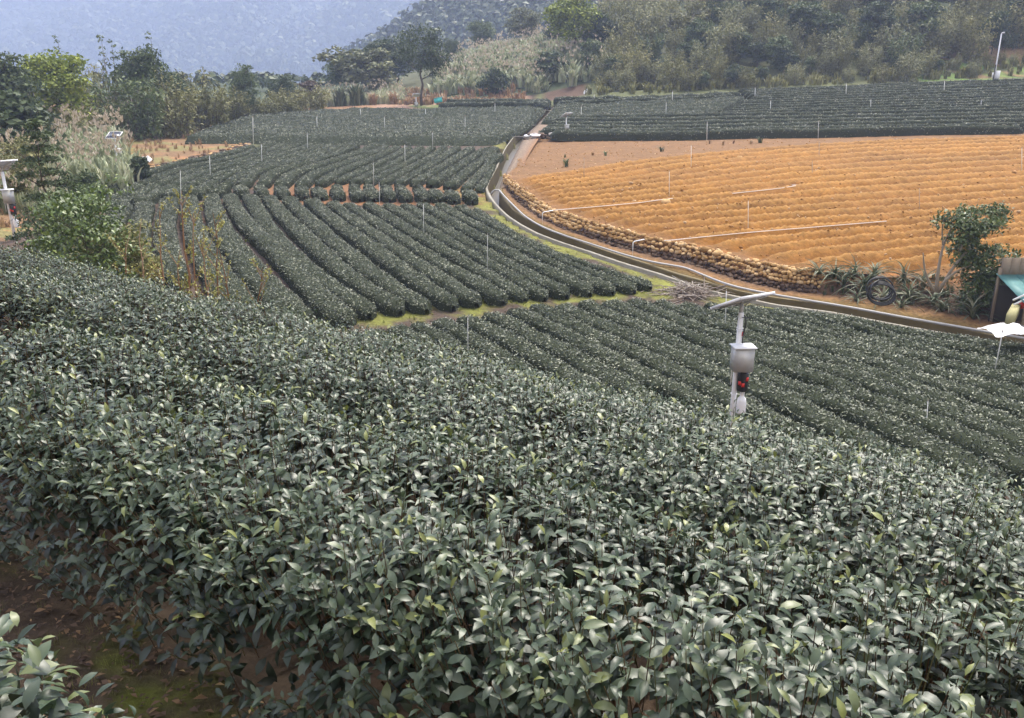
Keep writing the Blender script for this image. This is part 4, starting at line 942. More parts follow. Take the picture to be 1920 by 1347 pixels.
# moss and grass tufts along the paths between plots
r = RNG(606); pts, hs = [], []
for L_, n_, sd in (([(590,610),(640,602),(760,588),(900,572),(1060,556),(1240,545)], 190, .45), ([(720,268),(850,266),(935,268),(985,240),(1010,215)], 80, .6)):
    W = resample(hit_far([p[0] for p in L_], [p[1] for p in L_], 0, 18), 200)
    for _ in range(n_): q = W[r.integers(200)]; pts.append((q[0]+r.normal(0, sd), q[1]+r.normal(0, sd))); hs.append(r.uniform(.06, .22))
for _ in range(170):
    i = r.integers(30, 165); q = WL[i]-cd[i]*r.uniform(.15, .75); pts.append((q[0], q[1])); hs.append(r.uniform(.05, .16))
grass_field('verge_grass', pts, hs, 'yellow-green grass and moss on the paths beside the tea plots', 67, blades=16, plumes=0, w=.016, ml=foliage_mat('moss_grass', [(.07,.09,.012), (.16,.19,.025), (.28,.28,.05)]))
# palm-like clump and tussocks behind the far bed
for i, (x, D, h, m_, lb) in enumerate([(640, 106, 3.0, F_PINE, 'dark palm-like clump behind the far tea bed, left one'), (668, 105, 3.3, F_PINE, 'dark palm-like clump behind the far tea bed, tallest and right of the other'),
        (700, 105, 1.9, F_STRAW, 'dry arching tussock right of the palm-like clumps, nearer one'), (738, 106, 2.0, F_STRAW, 'dry arching tussock just left of the lone tree')]):
    b = at(x, 200, D); b[2] = gz1(b[0], b[1]); V, F, R, _, _ = grass_clump(RNG(700+i), h, 110, .09 if m_ is F_PINE else .04, 0, .75)
    mk('palm_clump' if m_ is F_PINE else 'dry_tussock', V+b, F, m_, loc=tuple(b), label=lb, cat='palm' if m_ is F_PINE else 'grass tuft', attrs={'rnd': R})
# forest on the far slopes
r = RNG(800); V0, F0, R0 = [], [], []
px_ = r.uniform(-150, 1250, 7000); py_ = r.uniform(-60, 195, 7000); Pm = hit_far(px_, py_, 0, 125, far=2500, steps=110); Pm = Pm[((Pm[:, 1] > 165) | ((Pm[:, 1] > 135) & (Pm[:, 0] < -28))) & (Pm[:, 1] < 2450)]
D_ = Pm[:, 1]; sz = np.clip(D_*.0062, 1.2, 12)*r.uniform(.7, 1.35, len(D_))
per = 10; C = np.repeat(Pm+np.stack([0*sz, 0*sz, sz*.75], -1), per, 0); S_ = np.repeat(sz, per); n = len(C); d = rnd_dir(r, n); d[:, 2] = np.abs(d[:, 2])
P = C+d*S_[:, None]*np.array([.8, .8, .9])*r.uniform(.7, 1.05, (n, 1)); A = unit(np.cross(d, rnd_dir(r, n))); L = S_*r.uniform(.6, 1.0, n)
V, F = inst(T2, P-A*L[:, None]*.5, A, d, L, L*.8); tone = np.repeat(np.where(r.uniform(size=len(Pm)) < .16, r.uniform(.6, .95, len(Pm)), r.uniform(.1, .5, len(Pm))), per)
mk('mountain_forest', V, F, foliage_mat('forest_leaf', [(.015,.030,.012), (.040,.062,.024), (.075,.10,.04), (.20,.22,.10)], tl=0), attrs={'rnd': np.repeat(np.clip(tone+r.normal(0, .09, n), 0, 1), 4)}, kind='stuff', label='hazy forest covering the mountain and the spur behind the fields')
# ---------------------------------------------------------------- dry stone wall
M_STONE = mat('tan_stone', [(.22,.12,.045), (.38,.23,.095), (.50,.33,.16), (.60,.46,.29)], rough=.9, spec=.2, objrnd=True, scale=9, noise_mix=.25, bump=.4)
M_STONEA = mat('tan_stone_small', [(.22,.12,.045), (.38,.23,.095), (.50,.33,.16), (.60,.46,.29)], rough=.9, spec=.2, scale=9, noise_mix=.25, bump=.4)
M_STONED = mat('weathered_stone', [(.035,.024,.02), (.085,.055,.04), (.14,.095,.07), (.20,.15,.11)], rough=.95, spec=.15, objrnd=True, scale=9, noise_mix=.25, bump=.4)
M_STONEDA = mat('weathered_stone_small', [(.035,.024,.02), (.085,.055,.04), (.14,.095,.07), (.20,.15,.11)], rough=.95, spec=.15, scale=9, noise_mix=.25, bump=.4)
q0, q1 = int(NS*4.9/24), int(NS*19.6/24)
Wb, Wt, Wc = WW[q0:q1], WT[q0:q1], cd[q0:q1]
d_ = np.r_[0, np.cumsum(np.linalg.norm(np.diff(Wb, axis=0), axis=1))]
def wall_pt(s, f):
    b = np.array([np.interp(s, d_, Wb[:, k]) for k in range(3)]); t_ = np.array([np.interp(s, d_, Wt[:, k]) for k in range(3)])
    return b*(1-f)+t_*f, t_[2]-b[2]
wall = thing('dry_stone_wall', tuple(Wb[len(Wb)//2]), 'dry stone retaining wall of tan stones holding up the ploughed field', 'wall')
r = RNG(900); ST_ = []
course = .135; s = 0.
for lev in range(14):
    s = r.uniform(0, .1)
    while s < d_[-1]-.1:
        w_ = r.uniform(.11, .25); p, hh = wall_pt(s+w_/2, 0)
        z = lev*course
        if z < hh+.04:
            f = (z+course*.5)/max(hh, .1); P, _ = wall_pt(s+w_/2, min(f, 1.1)); i = int(np.interp(s, d_, np.arange(len(d_))))
            jut = r.normal(0, .03); P = P-Wc[i]*(.05+jut); P[2] = p[2]+z+course*.45+r.normal(0, .028)
            tan_ = unit(np.array([Wb[min(i+1, len(Wb)-1)]-Wb[max(i-1, 0)]])*np.array([1, 1, 0]))[0]
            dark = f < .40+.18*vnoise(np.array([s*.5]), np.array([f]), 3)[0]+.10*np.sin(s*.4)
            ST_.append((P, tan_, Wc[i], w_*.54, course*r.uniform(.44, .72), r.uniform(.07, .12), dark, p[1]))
        s += w_*.97
# capping stones and a few big tumbled ones
for _ in range(170):
    s = r.uniform(0, d_[-1]-.2); P, hh = wall_pt(s, 1.0); i = int(np.interp(s, d_, np.arange(len(d_)))); P = P+Wc[i]*r.uniform(-.05, .35)+up*r.uniform(.0, .06); k = r.uniform(.06, .14)
    ST_.append((P, np.array([1, 0, 0]), np.array([0, 1, 0]), k, k*.6, k*.8, False, P[1]))
ST_.sort(key=lambda a: a[7])
IV, IF = ico()
def stone_shape(seed):
    r = RNG(seed); V = IV.copy(); V = np.sign(V)*np.abs(V)**.75; return V*(1+.22*r.uniform(-1, 1, (12, 1)))
SM = [[new_mesh('stone', stone_shape(910+i), IF, m_) for i in range(6)] for m_ in (M_STONE, M_STONED)]
gs = {False: G(), True: G()}
for i, (P, tn, ac, a_, b_, c_, dk, _) in enumerate(ST_):
    Rm = np.stack([tn, ac, up], 1); a = r.normal(0, .32); Rm = Rm@np.array([[math.cos(a), 0, math.sin(a)], [0, 1, 0], [-math.sin(a), 0, math.cos(a)]])
    if i < 300:
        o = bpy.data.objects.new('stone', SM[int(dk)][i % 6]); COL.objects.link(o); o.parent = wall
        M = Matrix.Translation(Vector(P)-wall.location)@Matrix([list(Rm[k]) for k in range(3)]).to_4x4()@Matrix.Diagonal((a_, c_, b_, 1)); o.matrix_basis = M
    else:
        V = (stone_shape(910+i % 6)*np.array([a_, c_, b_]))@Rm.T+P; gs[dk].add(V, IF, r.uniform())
gs[False].mk('stones', M_STONEA, wall, kind='stuff'); gs[True].mk('stones', M_STONEDA, wall, kind='stuff')
# low border of stones along the left edge of the upper middle plot
bl = resample(hit_far([196,215,250,300,350,400,440,472], [352,335,326,313,302,291,280,270], 0, 20), 60)
bord = thing('stone_border', tuple(bl[20]), 'low tumbled stone border along the left edge of the tea plot', 'stone border'); n_st = 0
for i in range(150):
    p = bl[r.integers(60)]+np.array([r.normal(-.15, .25), r.normal(0, .3), 0]); p[2] = gz1(p[0], p[1])+.05; k = r.uniform(.08, .2)
    o = bpy.data.objects.new('stone', SM[int(r.uniform() < .75)][i % 6]); COL.objects.link(o); o.parent = bord; o.location = Vector(p)-bord.location; o.rotation_euler = (0, 0, r.uniform(0, 6)); o.scale = (k*1.3, k, k*.7)
def lone_stone(px_, py_, sz, label, m_=0, ymin=17, f=ground):
    p = hit_far([px_], [py_], 0, ymin, f)[0]
    o = bpy.data.objects.new('field_stone', SM[m_][int(px_) % 6] if m_ < 2 else GREY[int(px_) % 2]); COL.objects.link(o); o.location = p+up*sz*.25; o.scale = (sz*1.35, sz, sz*.7); o.rotation_euler.z = px_
    tag(o, label, 'stone')
M_GREY = mat('grey_stone', [(.22,.20,.22), (.42,.40,.40), (.56,.54,.52)], rough=.85, spec=.25, objrnd=True, scale=7, noise_mix=.4)
GREY = [new_mesh('field_stone', stone_shape(950+i), IF, M_GREY) for i in range(2)]
for a in [(1085,547,.24,'large purplish grey stone at the row ends of the lower tea plot',2),(1126,543,.13,'small pale stone right of the large grey stone at the row ends',2),(975,556,.14,'flat pale stone between row ends of the lower plot',2),
          (872,573,.14,'pale stone on the mossy path below the lower plot, left of the others',2),(826,570,.13,'pinkish stone at the left part of the mossy path',0),(1140,538,.12,'small tan stone near the right end of the mossy path',0),(688,466,.16,'white flat stone lying on a lower plot tea row',2)]: lone_stone(*a)
for a in [(1248,382,.26,'flat pale rock lying on the ploughed ridges near a pole',0),(1322,470,.20,'big upright tan rock on the corner of the dry stone wall',0),(1345,478,.19,'broad pale rock beside the big upright rock on the wall',0),(1387,298,.22,'brownish rock on the upper ploughed ridges',0),(1492,353,.2,'pale stone at the end of a water pipe in the ploughed field',2)]:
    lone_stone(*a, ymin=20, f=brown_t)

# ---------------------------------------------------------------- pipes
def pipe(name, px_pts, rad, off, mat_, label, f=ground, ymin=18, cat='pipe', n=80):
    P = smooth_line(np.array(px_pts, float), n); W = hit_far(P[:, 0], P[:, 1], off, ymin, f); W = smooth_line(W, n, 1)
    g = G(); g.tube(W, rad, 8, .6); return g.mk(name, mat_, label=label, cat=cat, smooth=True)
WP = [(936,357),(947,370),(967,390),(986,408),(1020,428),(1067,445),(1080,449),(1176,480),(1224,492),(1260,498),(1285,502),(1316,515),(1355,531),(1394,542),(1467,556),(1597,577),(1680,593),(1780,610),(1950,640)]
Wp = hit_far([p[0] for p in WP], [p[1] for p in WP], .16, 18); Wp = smooth_line(Wp, 160, 2)
g = G(); hook = Wp[0]+np.array([[-.55, -.1, -.55], [-.5, -.05, -.2], [-.25, 0, .02]]); g.tube(np.vstack([hook, Wp]), .042, 8, .7); g.mk('water_pipe', M_PIPE, label='grey-white water pipe running along the ditch below the stone wall', cat='pipe', smooth=True)
for pts_, lb in [([(1030,395),(1130,387),(1262,374)], 'white irrigation pipe lying on the ridges in the left of the ploughed field'), ([(1245,452),(1403,436),(1530,426),(1662,415)], 'white irrigation pipe lying across the front ridges of the ploughed field'), ([(1373,363),(1440,356),(1492,350)], 'short white pipe on the middle ridges of the ploughed field')]:
    P = smooth_line(np.array(pts_, float), 30); W = hit_far(P[:, 0], P[:, 1], .16, 20, brown_t); W[:, 2] = np.maximum(W[:, 2], brown(W[:, 0], W[:, 1], False)[0]+.02); G().tube(W, .013, 6, .5).mk('irrigation_pipe', M_WHITE, label=lb, cat='pipe', smooth=True)
for i, ((x, t_, b_), lb) in enumerate([((1017,398,419), 'short white riser with bent top against the left part of the stone wall'), ((1186,453,479), 'short white riser bending over the top of the stone wall')]):
    b = hit_far([x], [b_], .12, 18)[0]; b[2] -= .12; t2 = at(x, t_, b[1]); G().tube([b, (b[0], b[1], t2[2]-.05), (b[0]+.06, b[1]+.02, t2[2]), (b[0]+.5, b[1]+.35, t2[2]+.02)], .022, 6, .8).mk('pipe_riser', M_WHITE, label=lb, cat='pipe')

# ---------------------------------------------------------------- sprinkler poles
M_POLE = mat('pole_white', [(.50,.50,.50), (.70,.70,.70), (.80,.80,.80)], rough=.6, spec=.3)
M_POLED = mat('pole_weathered', [(.30,.24,.20), (.42,.36,.31)], rough=.8, spec=.2)
def pole(px_, ty, by, label, f=ground, off=.45, ymin=13, dark=False, tilt=0, fat=1.0):
    b = hit_far([px_], [by], off, ymin, f)[0]; zt = at(px_+tilt, ty, b[1]); b[2] = f(b[:1], b[1:2])[0]-.05
    D = b[1]; rad = max(.011, D*.00030)*fat; o = thing('sprinkler_pole', tuple(b), label, 'pole', 'thin poles standing in the fields')
    m_ = M_POLED if dark else M_POLE; top = np.array([zt[0], zt[1], zt[2]])
    G().tube([b, b*.5+top*.5, top], [rad*1.15, rad, rad], 6, random.random()).mk('pipe', m_, o)
    G().tube([top, top+up*rad*3], [rad*1.8, rad*1.3], 6, .4).mk('sprinkler_head', M_POLED, o)
for a in [(877,595,655,'thin white pole in the near tea plot, closest to the mossy path'), (914,440,500,'white pole near the right ends of the lower plot rows'), (794,383,432,'white pole at the middle of the lower plot near the ditch bend'),
          (711,343,378,'white pole on the cross path between the short tea clumps'), (700,305,337,'white pole in the upper middle plot just above the cross path'), (338,320,398,'tall white pole at the left of the cross path near the bending rows'),
          (393,293,326,'white pole in the upper left rows, right of the stone border'), (490,271,298,'white pole in the upper middle plot near the corner of the left bank'), (759,272,300,'white pole high in the upper middle plot right of centre'),
          (576,252,276,'white pole at the front edge of the dense far left bed'), (594,218,240,'white pole in the dense far left bed, left one'), (721,220,243,'white pole in the dense far left bed, middle one'), (872,218,243,'white pole in the dense far left bed, right one near the ditch'),
          (811,249,276,'white pole at the front edge of the far left bed near the ditch'), (928,195,214,'white pole among the two long rows behind the far left bed'), (474,220,262,'tall pole at the left corner of the far left tea bed'), (676,204,217,'small pole on the back edge of the far left bed below the palm-like clump'),
          (798,205,218,'small pole on the back edge of the far left bed below the lone tree')]: pole(*a)
for a in [(1090,200,221,'white pole in the dense right bed just right of the small solar post'), (1114,177,192,'white pole in the topmost right rows near the ditch head'), (1249,193,217,'white pole in the middle of the dense right bed'), (1261,172,191,'white pole in the topmost right rows at centre'),
          (1326,230,257,'white pole in the front rows of the far right plot, left one'), (1416,165,189,'white pole at the top left of the far right plot rows'), (1445,190,211,'white pole midway up the far right plot, left one'), (1535,228,254,'white pole in the front rows of the far right plot, right one'),
          (1587,157,182,'leaning pole in the upper rows of the far right plot'), (1633,187,207,'white pole midway up the far right plot, middle one'), (1771,152,178,'white pole in the top rows near the street lamp'), (1840,188,205,'white pole midway up the far right plot, rightmost one')]: pole(*a, ymin=60)
pole(1362, 545, 600, 'thin pale pole just left of the near solar panel', off=.45)
pole(1866, 622, 690, 'leaning pole in the near plot in front of the white tarpaulin', tilt=14, fat=1.0); pole(1740, 752, 800, 'faint pole at the lower right of the near plot', off=.3, fat=.7); pole(406, 478, 535, 'white pole among the bare saplings', off=.2, ymin=13)
fb = lambda x, y: brown_t(x, y)
for a in [(1095,298,334,'weathered pole at the upper left of the ploughed field'), (1255,322,371,'white pole standing in the left middle of the ploughed field'), (1296,273,316,'white pole at the upper middle of the ploughed field'), (1403,377,436,'pole standing beside the front water pipe in the ploughed field'),
          (1536,268,294,'weathered pole at the back of the ploughed field'), (1523,303,330,'dark thin pole in the middle of the ploughed field'), (1724,355,402,'faint brown pole in the right part of the ploughed field'), (1916,278,326,'pole at the right edge of the ploughed field')]:
    pole(*a, f=fb, off=0., ymin=22, dark='weathered' in a[3] or 'brown' in a[3] or 'dark' in a[3])

# ---------------------------------------------------------------- solar monitoring posts
M_GALV = mat('galvanised_steel', [(.34,.34,.33), (.50,.50,.49), (.62,.62,.62)], rough=.45, spec=.5, scale=5, metal=.25, noise_mix=.7)
M_CELL = mat('solar_cell_back', [(.50,.51,.56), (.62,.62,.68)], rough=.4, spec=.5)
M_CELLF = mat('solar_glass', [(.012,.016,.04), (.02,.028,.06)], rough=.12, spec=.7)
M_BLACK = mat('black_plastic', [(.008,.008,.010), (.02,.02,.022)], rough=.4, spec=.5)
M_RED = mat('red_sticker', [(.62,.03,.025), (.72,.05,.04)], rough=.5)
M_BOTTLE = mat('white_bottle', [(.78,.78,.82), (.86,.86,.88)], rough=.35, spec=.5)
def rotm(ax, a):
    return np.array(Matrix.Rotation(a, 3, ax))
def solar_post(base, h, label, rz=0, full=True):
    o = thing('solar_post', tuple(base), label, 'solar post', 'solar powered monitoring posts', rz); k = []
    def pt(g, name, m_, parent=o, **kw):
        x = g.mk(name, m_, **kw); x.parent = parent; k.append(x); return x
    pt(G().tube([(0, 0, -.3), (.0, 0, h*.5), (0, 0, h-.12)], .052, 8, .8), 'post', M_WHITE)
    pt(G().tube([(0, 0, h-.13), (0, 0, h+.06)], .036, 8, .5), 'upper_tube', M_GALV)
    R = rotm('Z', math.radians(30))@rotm('X', math.radians(-26)); C0 = np.array([0, 0, h+.10])
    pn = G(); pn.box(C0, (.80, .80, .02), R); panel = pt(pn, 'solar_panel', M_CELL)
    fr = G()
    for c, sz in (((0, .40, 0), (.84, .03, .05)), ((0, -.40, 0), (.84, .03, .05)), ((.405, 0, 0), (.03, .77, .05)), ((-.405, 0, 0), (.03, .77, .05))): fr.box(R@np.array(c)+C0, sz, R)
    pt(fr, 'panel_frame', M_WHITE, panel)
    gl = G(); gl.box(R@np.array([0, 0, .016])+C0, (.77, .76, .006), R); pt(gl, 'panel_glass', M_CELLF, panel)
    for sx in (-1, 1):
        br = G(); br.tube([(0, 0, h-.03), C0+R@np.array([sx*.10, -.12, -.05]), C0+R@np.array([sx*.30, -.28, -.03])], .012, 6); pt(br, 'panel_bracket', M_GALV)
    for sx in (-.2, .2): pt(G().box(C0+R@np.array([sx, 0, -.03]), (.035, .78, .03), R), 'panel_rail', M_GALV, panel)
    if full:
        ca = G(); ca.tube([(.07, -.03, h-.18), (.09, -.05, h-.32), (.05, -.06, h-.55), (.06, -.06, h-.70)], .012, 5); ca.tube([(.0, -.05, h-.2), (.18, -.06, h-.22)], .008, 4); pt(ca, 'cable', M_BLACK)
        for z in (h-.20, h-.42, h-.46, h-1.72):
            t = np.linspace(0, 2*np.pi, 13); pt(G().tube(np.stack([.056*np.cos(t), .056*np.sin(t), z+.015*np.sin(t)], -1), .007, 4), 'cable_tie', M_WHITE)
        pt(G().box((.055, -.03, h-.53), (.03, .03, .07)), 'connector', M_RED)
    Rb = rotm('Z', math.radians(4)); zb = h-.96
    bx = G(); bx.box((.05, -.16, zb), (.36, .26, .46), Rb); box = pt(bx, 'control_box', M_GALV)
    lid = G(); lid.box((.05, -.165, zb+.237), (.42, .33, .016), Rb); pt(lid, 'box_lid', M_WHITE, box)
    dr = G(); dr.box(np.array([.05, -.16, zb])+Rb@np.array([0, -.133, -.005]), (.32, .012, .41), Rb); pt(dr, 'box_door', M_GALV, box)
    pt(G().tube([(-.07, -.07, zb+.02), (-.10, -.08, zb-.25), (-.105, -.07, zb-.55)], .010, 5), 'strap', M_WHITE)
    zt = h-1.42
    bk = G(); bk.lathe((.115, -.10, zt), [(0, -.20), (.095, -.20), (.10, -.18), (.10, .15), (.085, .18), (.06, .18)], 16); bucket = pt(bk, 'trap_canister', M_BLACK, smooth=False)
    pt(G().lathe((.115, -.10, zt), [(.05, .18), (.085, .185), (.085, .21), (.05, .21)], 16), 'canister_ring', M_GALV, bucket)
    for an, dz in ((-2.4, -.03), (-1.75, -.06), (-.95, .05)):
        c = np.array([.115+.102*math.cos(an), -.10+.102*math.sin(an), zt+dz]); pt(G().box(c, (.012, .055, .075), rotm('Z', an)), 'red_mark', M_RED, bucket)
    hg = G(); hg.tube([(.06, -.12, zb-.22), (.065, -.16, zt+.05)], .010, 5); hg.tube([(.12, -.13, zb-.22), (.13, -.2, zt+.02)], .008, 5); pt(hg, 'hanger', mat('brown_strap', [(.25,.06,.04), (.30,.08,.05)], rough=.6))
    bt = G(); bt.lathe((.13, -.10, zt-.66), [(0, 0), (.085, .0), (.09, .03), (.09, .24), (.075, .30), (.04, .34), (.04, .40), (.046, .41), (.046, .46)], 16); pt(bt, 'catch_bottle', M_BOTTLE, smooth=True)
    return o
def sp_at(px_, ty, hh, D, label, rz=0, **kw):
    t_ = at(px_, ty, D); z = gz1(t_[0], t_[1]); h = t_[2]-z; return solar_post((t_[0], t_[1], z), h, label, rz, **kw)
sp_at(1391, 574, 0, 14.8, 'near solar post with metal box, red and black canister and white bottle', 0)
sp_at(3, 316, 0, 30, 'solar post at the left edge standing on straw by the shrubs', .5, full=False)
sp_at(214, 257, 0, 54, 'solar post on the left bank above the teal bucket', 2.6, full=False)
sp_at(1062, 218, 0, 77, 'small solar post at the corner between the ploughed field and the far rows', .1, full=False)
sp_at(780, 180, 0, 102.5, 'tiny distant solar post at the foot of the lone tree', -.2, full=False)

# ---------------------------------------------------------------- street lamp, pylon
b = hit_far([1862], [158], .3, 60)[0]; b[2] = gz1(b[0], b[1]); D = b[1]; zt = at(1876, 64, D)
lp = thing('street_lamp', tuple(b), 'tall leaning lamp pole with a white box at the top right of the tea', 'lamp post')
top = np.array([zt[0]+.1, zt[1], zt[2]]); G().tube([b-up*.2, b*.5+top*.5, top], [.09, .075, .06], 8, .7).mk('pole', M_WHITE, lp); G().tube([top, top+np.array([.06, 0, .12]), top+np.array([.26, -.05, .13])], [.06, .06, .08], 6, .7).mk('lamp_head', M_WHITE, lp)
m_ = b*.80+top*.20; G().box(m_+np.array([.24, -.12, .1]), (.40, .26, 1.0)).mk('meter_box', M_WHITE, lp); G().box(m_+np.array([-.26, -.1, .15]), (.10, .12, .5)).mk('switch_box', M_WHITE, lp); G().tube([m_-up*1.0+np.array([-.15, -.1, 0]), m_+np.array([-.1, -.1, 1.2])], .06, 5).mk('cable', M_BLACK, lp)
pb_ = at(815, 70, 392); pb_[2] = gz1(pb_[0], pb_[1]); py = thing('power_pylon', tuple(pb_), 'white lattice pylon seen at the top edge against the hazy spur', 'pylon')
lg = at(790, 20, 392)[2]-pb_[2]
def pyl(z): w = 4.6-max(0, z-lg)*.06; return [pb_+np.array([sx*w, sy*w, z]) for sx, sy in ((-1, -1), (1, -1), (1, 1), (-1, 1))]
for i in range(4): G().tube([pyl(0)[i], pyl(lg)[i], pyl(lg+28)[i]], .26, 4).mk('leg', M_WHITE, py)
for q in range(7):
    a_, b2 = pyl(lg-3+q*4.2), pyl(lg-3+(q+1)*4.2); g = G()
    for i in range(4): g.tube([a_[i], b2[(i+1) % 4]], .17, 4); g.tube([a_[(i+1) % 4], b2[i]], .17, 4); g.tube([b2[i], b2[(i+1) % 4]], .17, 4)
    g.mk('bracing', M_WHITE, py)

# ---------------------------------------------------------------- saplings, shrubs, sword-leaved plants
M_SAP = mat('sapling_bark', [(.16,.075,.035), (.28,.15,.08), (.33,.24,.16)], rough=.85)
F_SAP = foliage_mat('sapling_leaf', [(.16,.16,.035), (.32,.31,.08), (.48,.46,.20)])
for i, (x, t_, b_, D, n_) in enumerate([(262,415,520,13.0,16), (300,395,540,12.6,20), (352,360,545,12.4,34), (368,400,548,12.0,26), (410,400,560,12.2,30), (440,470,575,11.6,18), (480,500,590,11.4,14), (328,470,545,12.0,18), (225,455,500,13.2,14), (395,450,560,11.8,22)]):
    r = RNG(1500+i); b = at(x, b_, D); z = gz1(b[0], b[1]); h = at(x, t_, D)[2]-z; b[2] = z; g = G(); tips = []
    lean = r.normal(0, .12, 2); P = np.array([[lean[0]*t**1.5+r.normal(0, .02), lean[1]*t**1.5, h*t] for t in np.linspace(0, 1, 7)]); g.tube(P, np.linspace(.022 if i != 2 else .034, .004, 7), 5, r.uniform(), cap=False)
    for j in range(9):
        t = r.uniform(.35, .95); p = np.array([np.interp(t, np.linspace(0, 1, 7), P[:, k]) for k in range(3)]); az = r.uniform(0, 6.28); L = r.uniform(.15, .45)
        e_ = p+np.array([math.cos(az)*L*.6, math.sin(az)*L*.6, L*.9]); g.tube([p, e_], [.007, .002], 4, r.uniform(), cap=False); tips += [p*(1-q)+e_*q for q in (.35, .6, .8, 1)]
    T = np.array(tips); T = T[r.integers(len(T), size=n_*8)]; n = len(T); A = unit(rnd_dir(r, n)+up*.2); L = r.uniform(.03, .06, n); V, F = inst(T4, T+rnd_dir(r, n)*.02, A, rnd_dir(r, n), L, L*.5)
    plant('sapling', b, 1, (g, V, F, np.repeat(r.uniform(size=n), len(T4[0]))), F_SAP, f'sparse bare sapling with few yellow leaves behind the crest, {ORD[sorted([262,300,352,368,410,440,480,328,225,395]).index(x)]} from the left', 'sapling', 'sparse saplings behind the crest', mat_wood=M_SAP, leaf_name='leaves')
F_GLOSS = mat('bright_glossy_leaf', [(.03,.055,.012), (.07,.115,.022), (.13,.19,.035), (.25,.30,.07)], rough=.42, spec=.55, translucent=.15)
# layered dark shrub and bright bush at left
r = RNG(1601); b, h = by_px(118, 220, 450, 27); g, tips = branchy(r, (0, 0, 0), h*.97, (-.25, 0), .05, 12, .26, .12)
C = []; 
for z in np.linspace(.10, .98, 12):
    n = int(22*(1.05-z))+4; rad = .40*h*(1.03-z)**.8; C += [np.array([-.25*z**1.5+math.cos(a)*rad*q, math.sin(a)*rad*q, h*z-.05*q*h]) for a, q in zip(r.uniform(0, 6.28, n), r.uniform(.25, 1, n))]
V, F, R = clump_cards(r, np.array(C), .28*r.uniform(.7, 1.2, len(C)), 40, .13, T2, .6, .5); plant('layered_shrub', b, 1, (g, V, F, R), F_DARK, 'tall pointed dark green shrub on the left bank', 'shrub')
for i, (x, t_, b_, D, w_, m_, lb) in enumerate([(162, 335, 470, 19.5, .72, F_GLOSS, 'glossy bright green bush behind the crest at left'), (128, 345, 450, 23, .7, F_MID, 'leafy green bush between the dark pointed shrub and the bright bush'), (40, 320, 400, 37, .9, F_OLIVE, 'grey-green shrub beside the left edge solar post'), (215, 400, 470, 20.5, .8, F_OLIVE, 'dull olive low bush right of the bright bush'), (165, 310, 400, 34, .7, F_DARK, 'dark shrub low behind the pointed shrub'), (45, 250, 340, 42, 1.2, F_OLIVE, 'broad grey-green shrub under the tan grass at left'),
      (262, 290, 312, 50, 1.0, F_DARK, 'small round dark bush by the teal bucket on the stone border')]):
    r = RNG(1610+i); b, h = by_px(x, t_, b_, D); g, tips = branchy(r, (0, 0, 0), h*.9, (0, 0), .03, 9, .34, .1)
    C = np.vstack([crown_points(r, (0, 0, h*.5), h*.42*w_, h*.50, 80), tips]); C = C[C[:, 2] > .05]; sz = {19.5: .13, 23: .13}.get(D, .15)
    V, F, R = clump_cards(r, C, .16*h/1.6*r.uniform(.7, 1.3, len(C)), 34, sz, T4, .8, .46)
    plant('bush', b, 1, (g, V, F, R), m_, lb, 'bush')
# the tree on the bank at right
F_LEAFY = mat('glossy_green_leaf', [(.03,.05,.015), (.06,.095,.028), (.11,.15,.045), (.19,.23,.08)], rough=.45, spec=.5, translucent=.15)
r = RNG(1650); b = hit_far([1775], [555], 0, 18)[0]; b = at(1768, 560, 26.2); b[2] = np.interp(1768, [1690, 1790], [.25, .2]); D = b[1]; g = G(); tips = []
def P3(px_, py_, dd=0): q = at(px_, py_, D+dd); return q-b
for pts_, ra in [([(1755,548),(1760,500),(1768,460),(1785,425)], .06), ([(1758,548),(1775,522),(1800,505),(1822,498)], .06), ([(1760,548),(1790,495),(1825,460),(1862,425)], .055), ([(1752,548),(1733,510),(1731,475)], .05), ([(1757,548),(1720,520),(1690,512)], .025), ([(1822,498),(1850,485),(1868,470)], .03), ([(1800,470),(1812,440),(1832,430)], .03), ([(1768,460),(1766,430),(1770,405)], .03)]:
    q = np.array([P3(x, y, r.normal(0, .2) if j else 0) for j, (x, y) in enumerate(pts_)]); q = smooth_line(q, 9); g.tube(q, np.linspace(ra, ra*.35, 9), 6, .8); tips.append(q[5:])
C = []
for cx, cy, rx, rz, n, dd in [(1828,420,.85,.55,46,.2), (1800,440,.5,.5,16,0), (1850,500,.95,.8,70,.2), (1838,555,.8,.6,46,0), (1870,540,.55,.6,30,.3), (1780,420,.35,.35,10,.1), (1862,405,.4,.35,12,.3), (1820,475,.7,.5,24,.3)]:
    C.append(crown_points(r, P3(cx, cy, dd), rx*1.18, rz*1.12, n))
C = np.vstack(C); V, F, R = clump_cards(r, C, .30, 34, .14, T4, .85, .46); plant('bank_tree', b, 1, (g, V, F, R), F_LEAFY, 'leafy small tree with pale bent limbs on the bank at right', 'tree', mat_wood=mat('pale_bark', [(.16,.13,.10), (.28,.24,.19)], rough=.85))
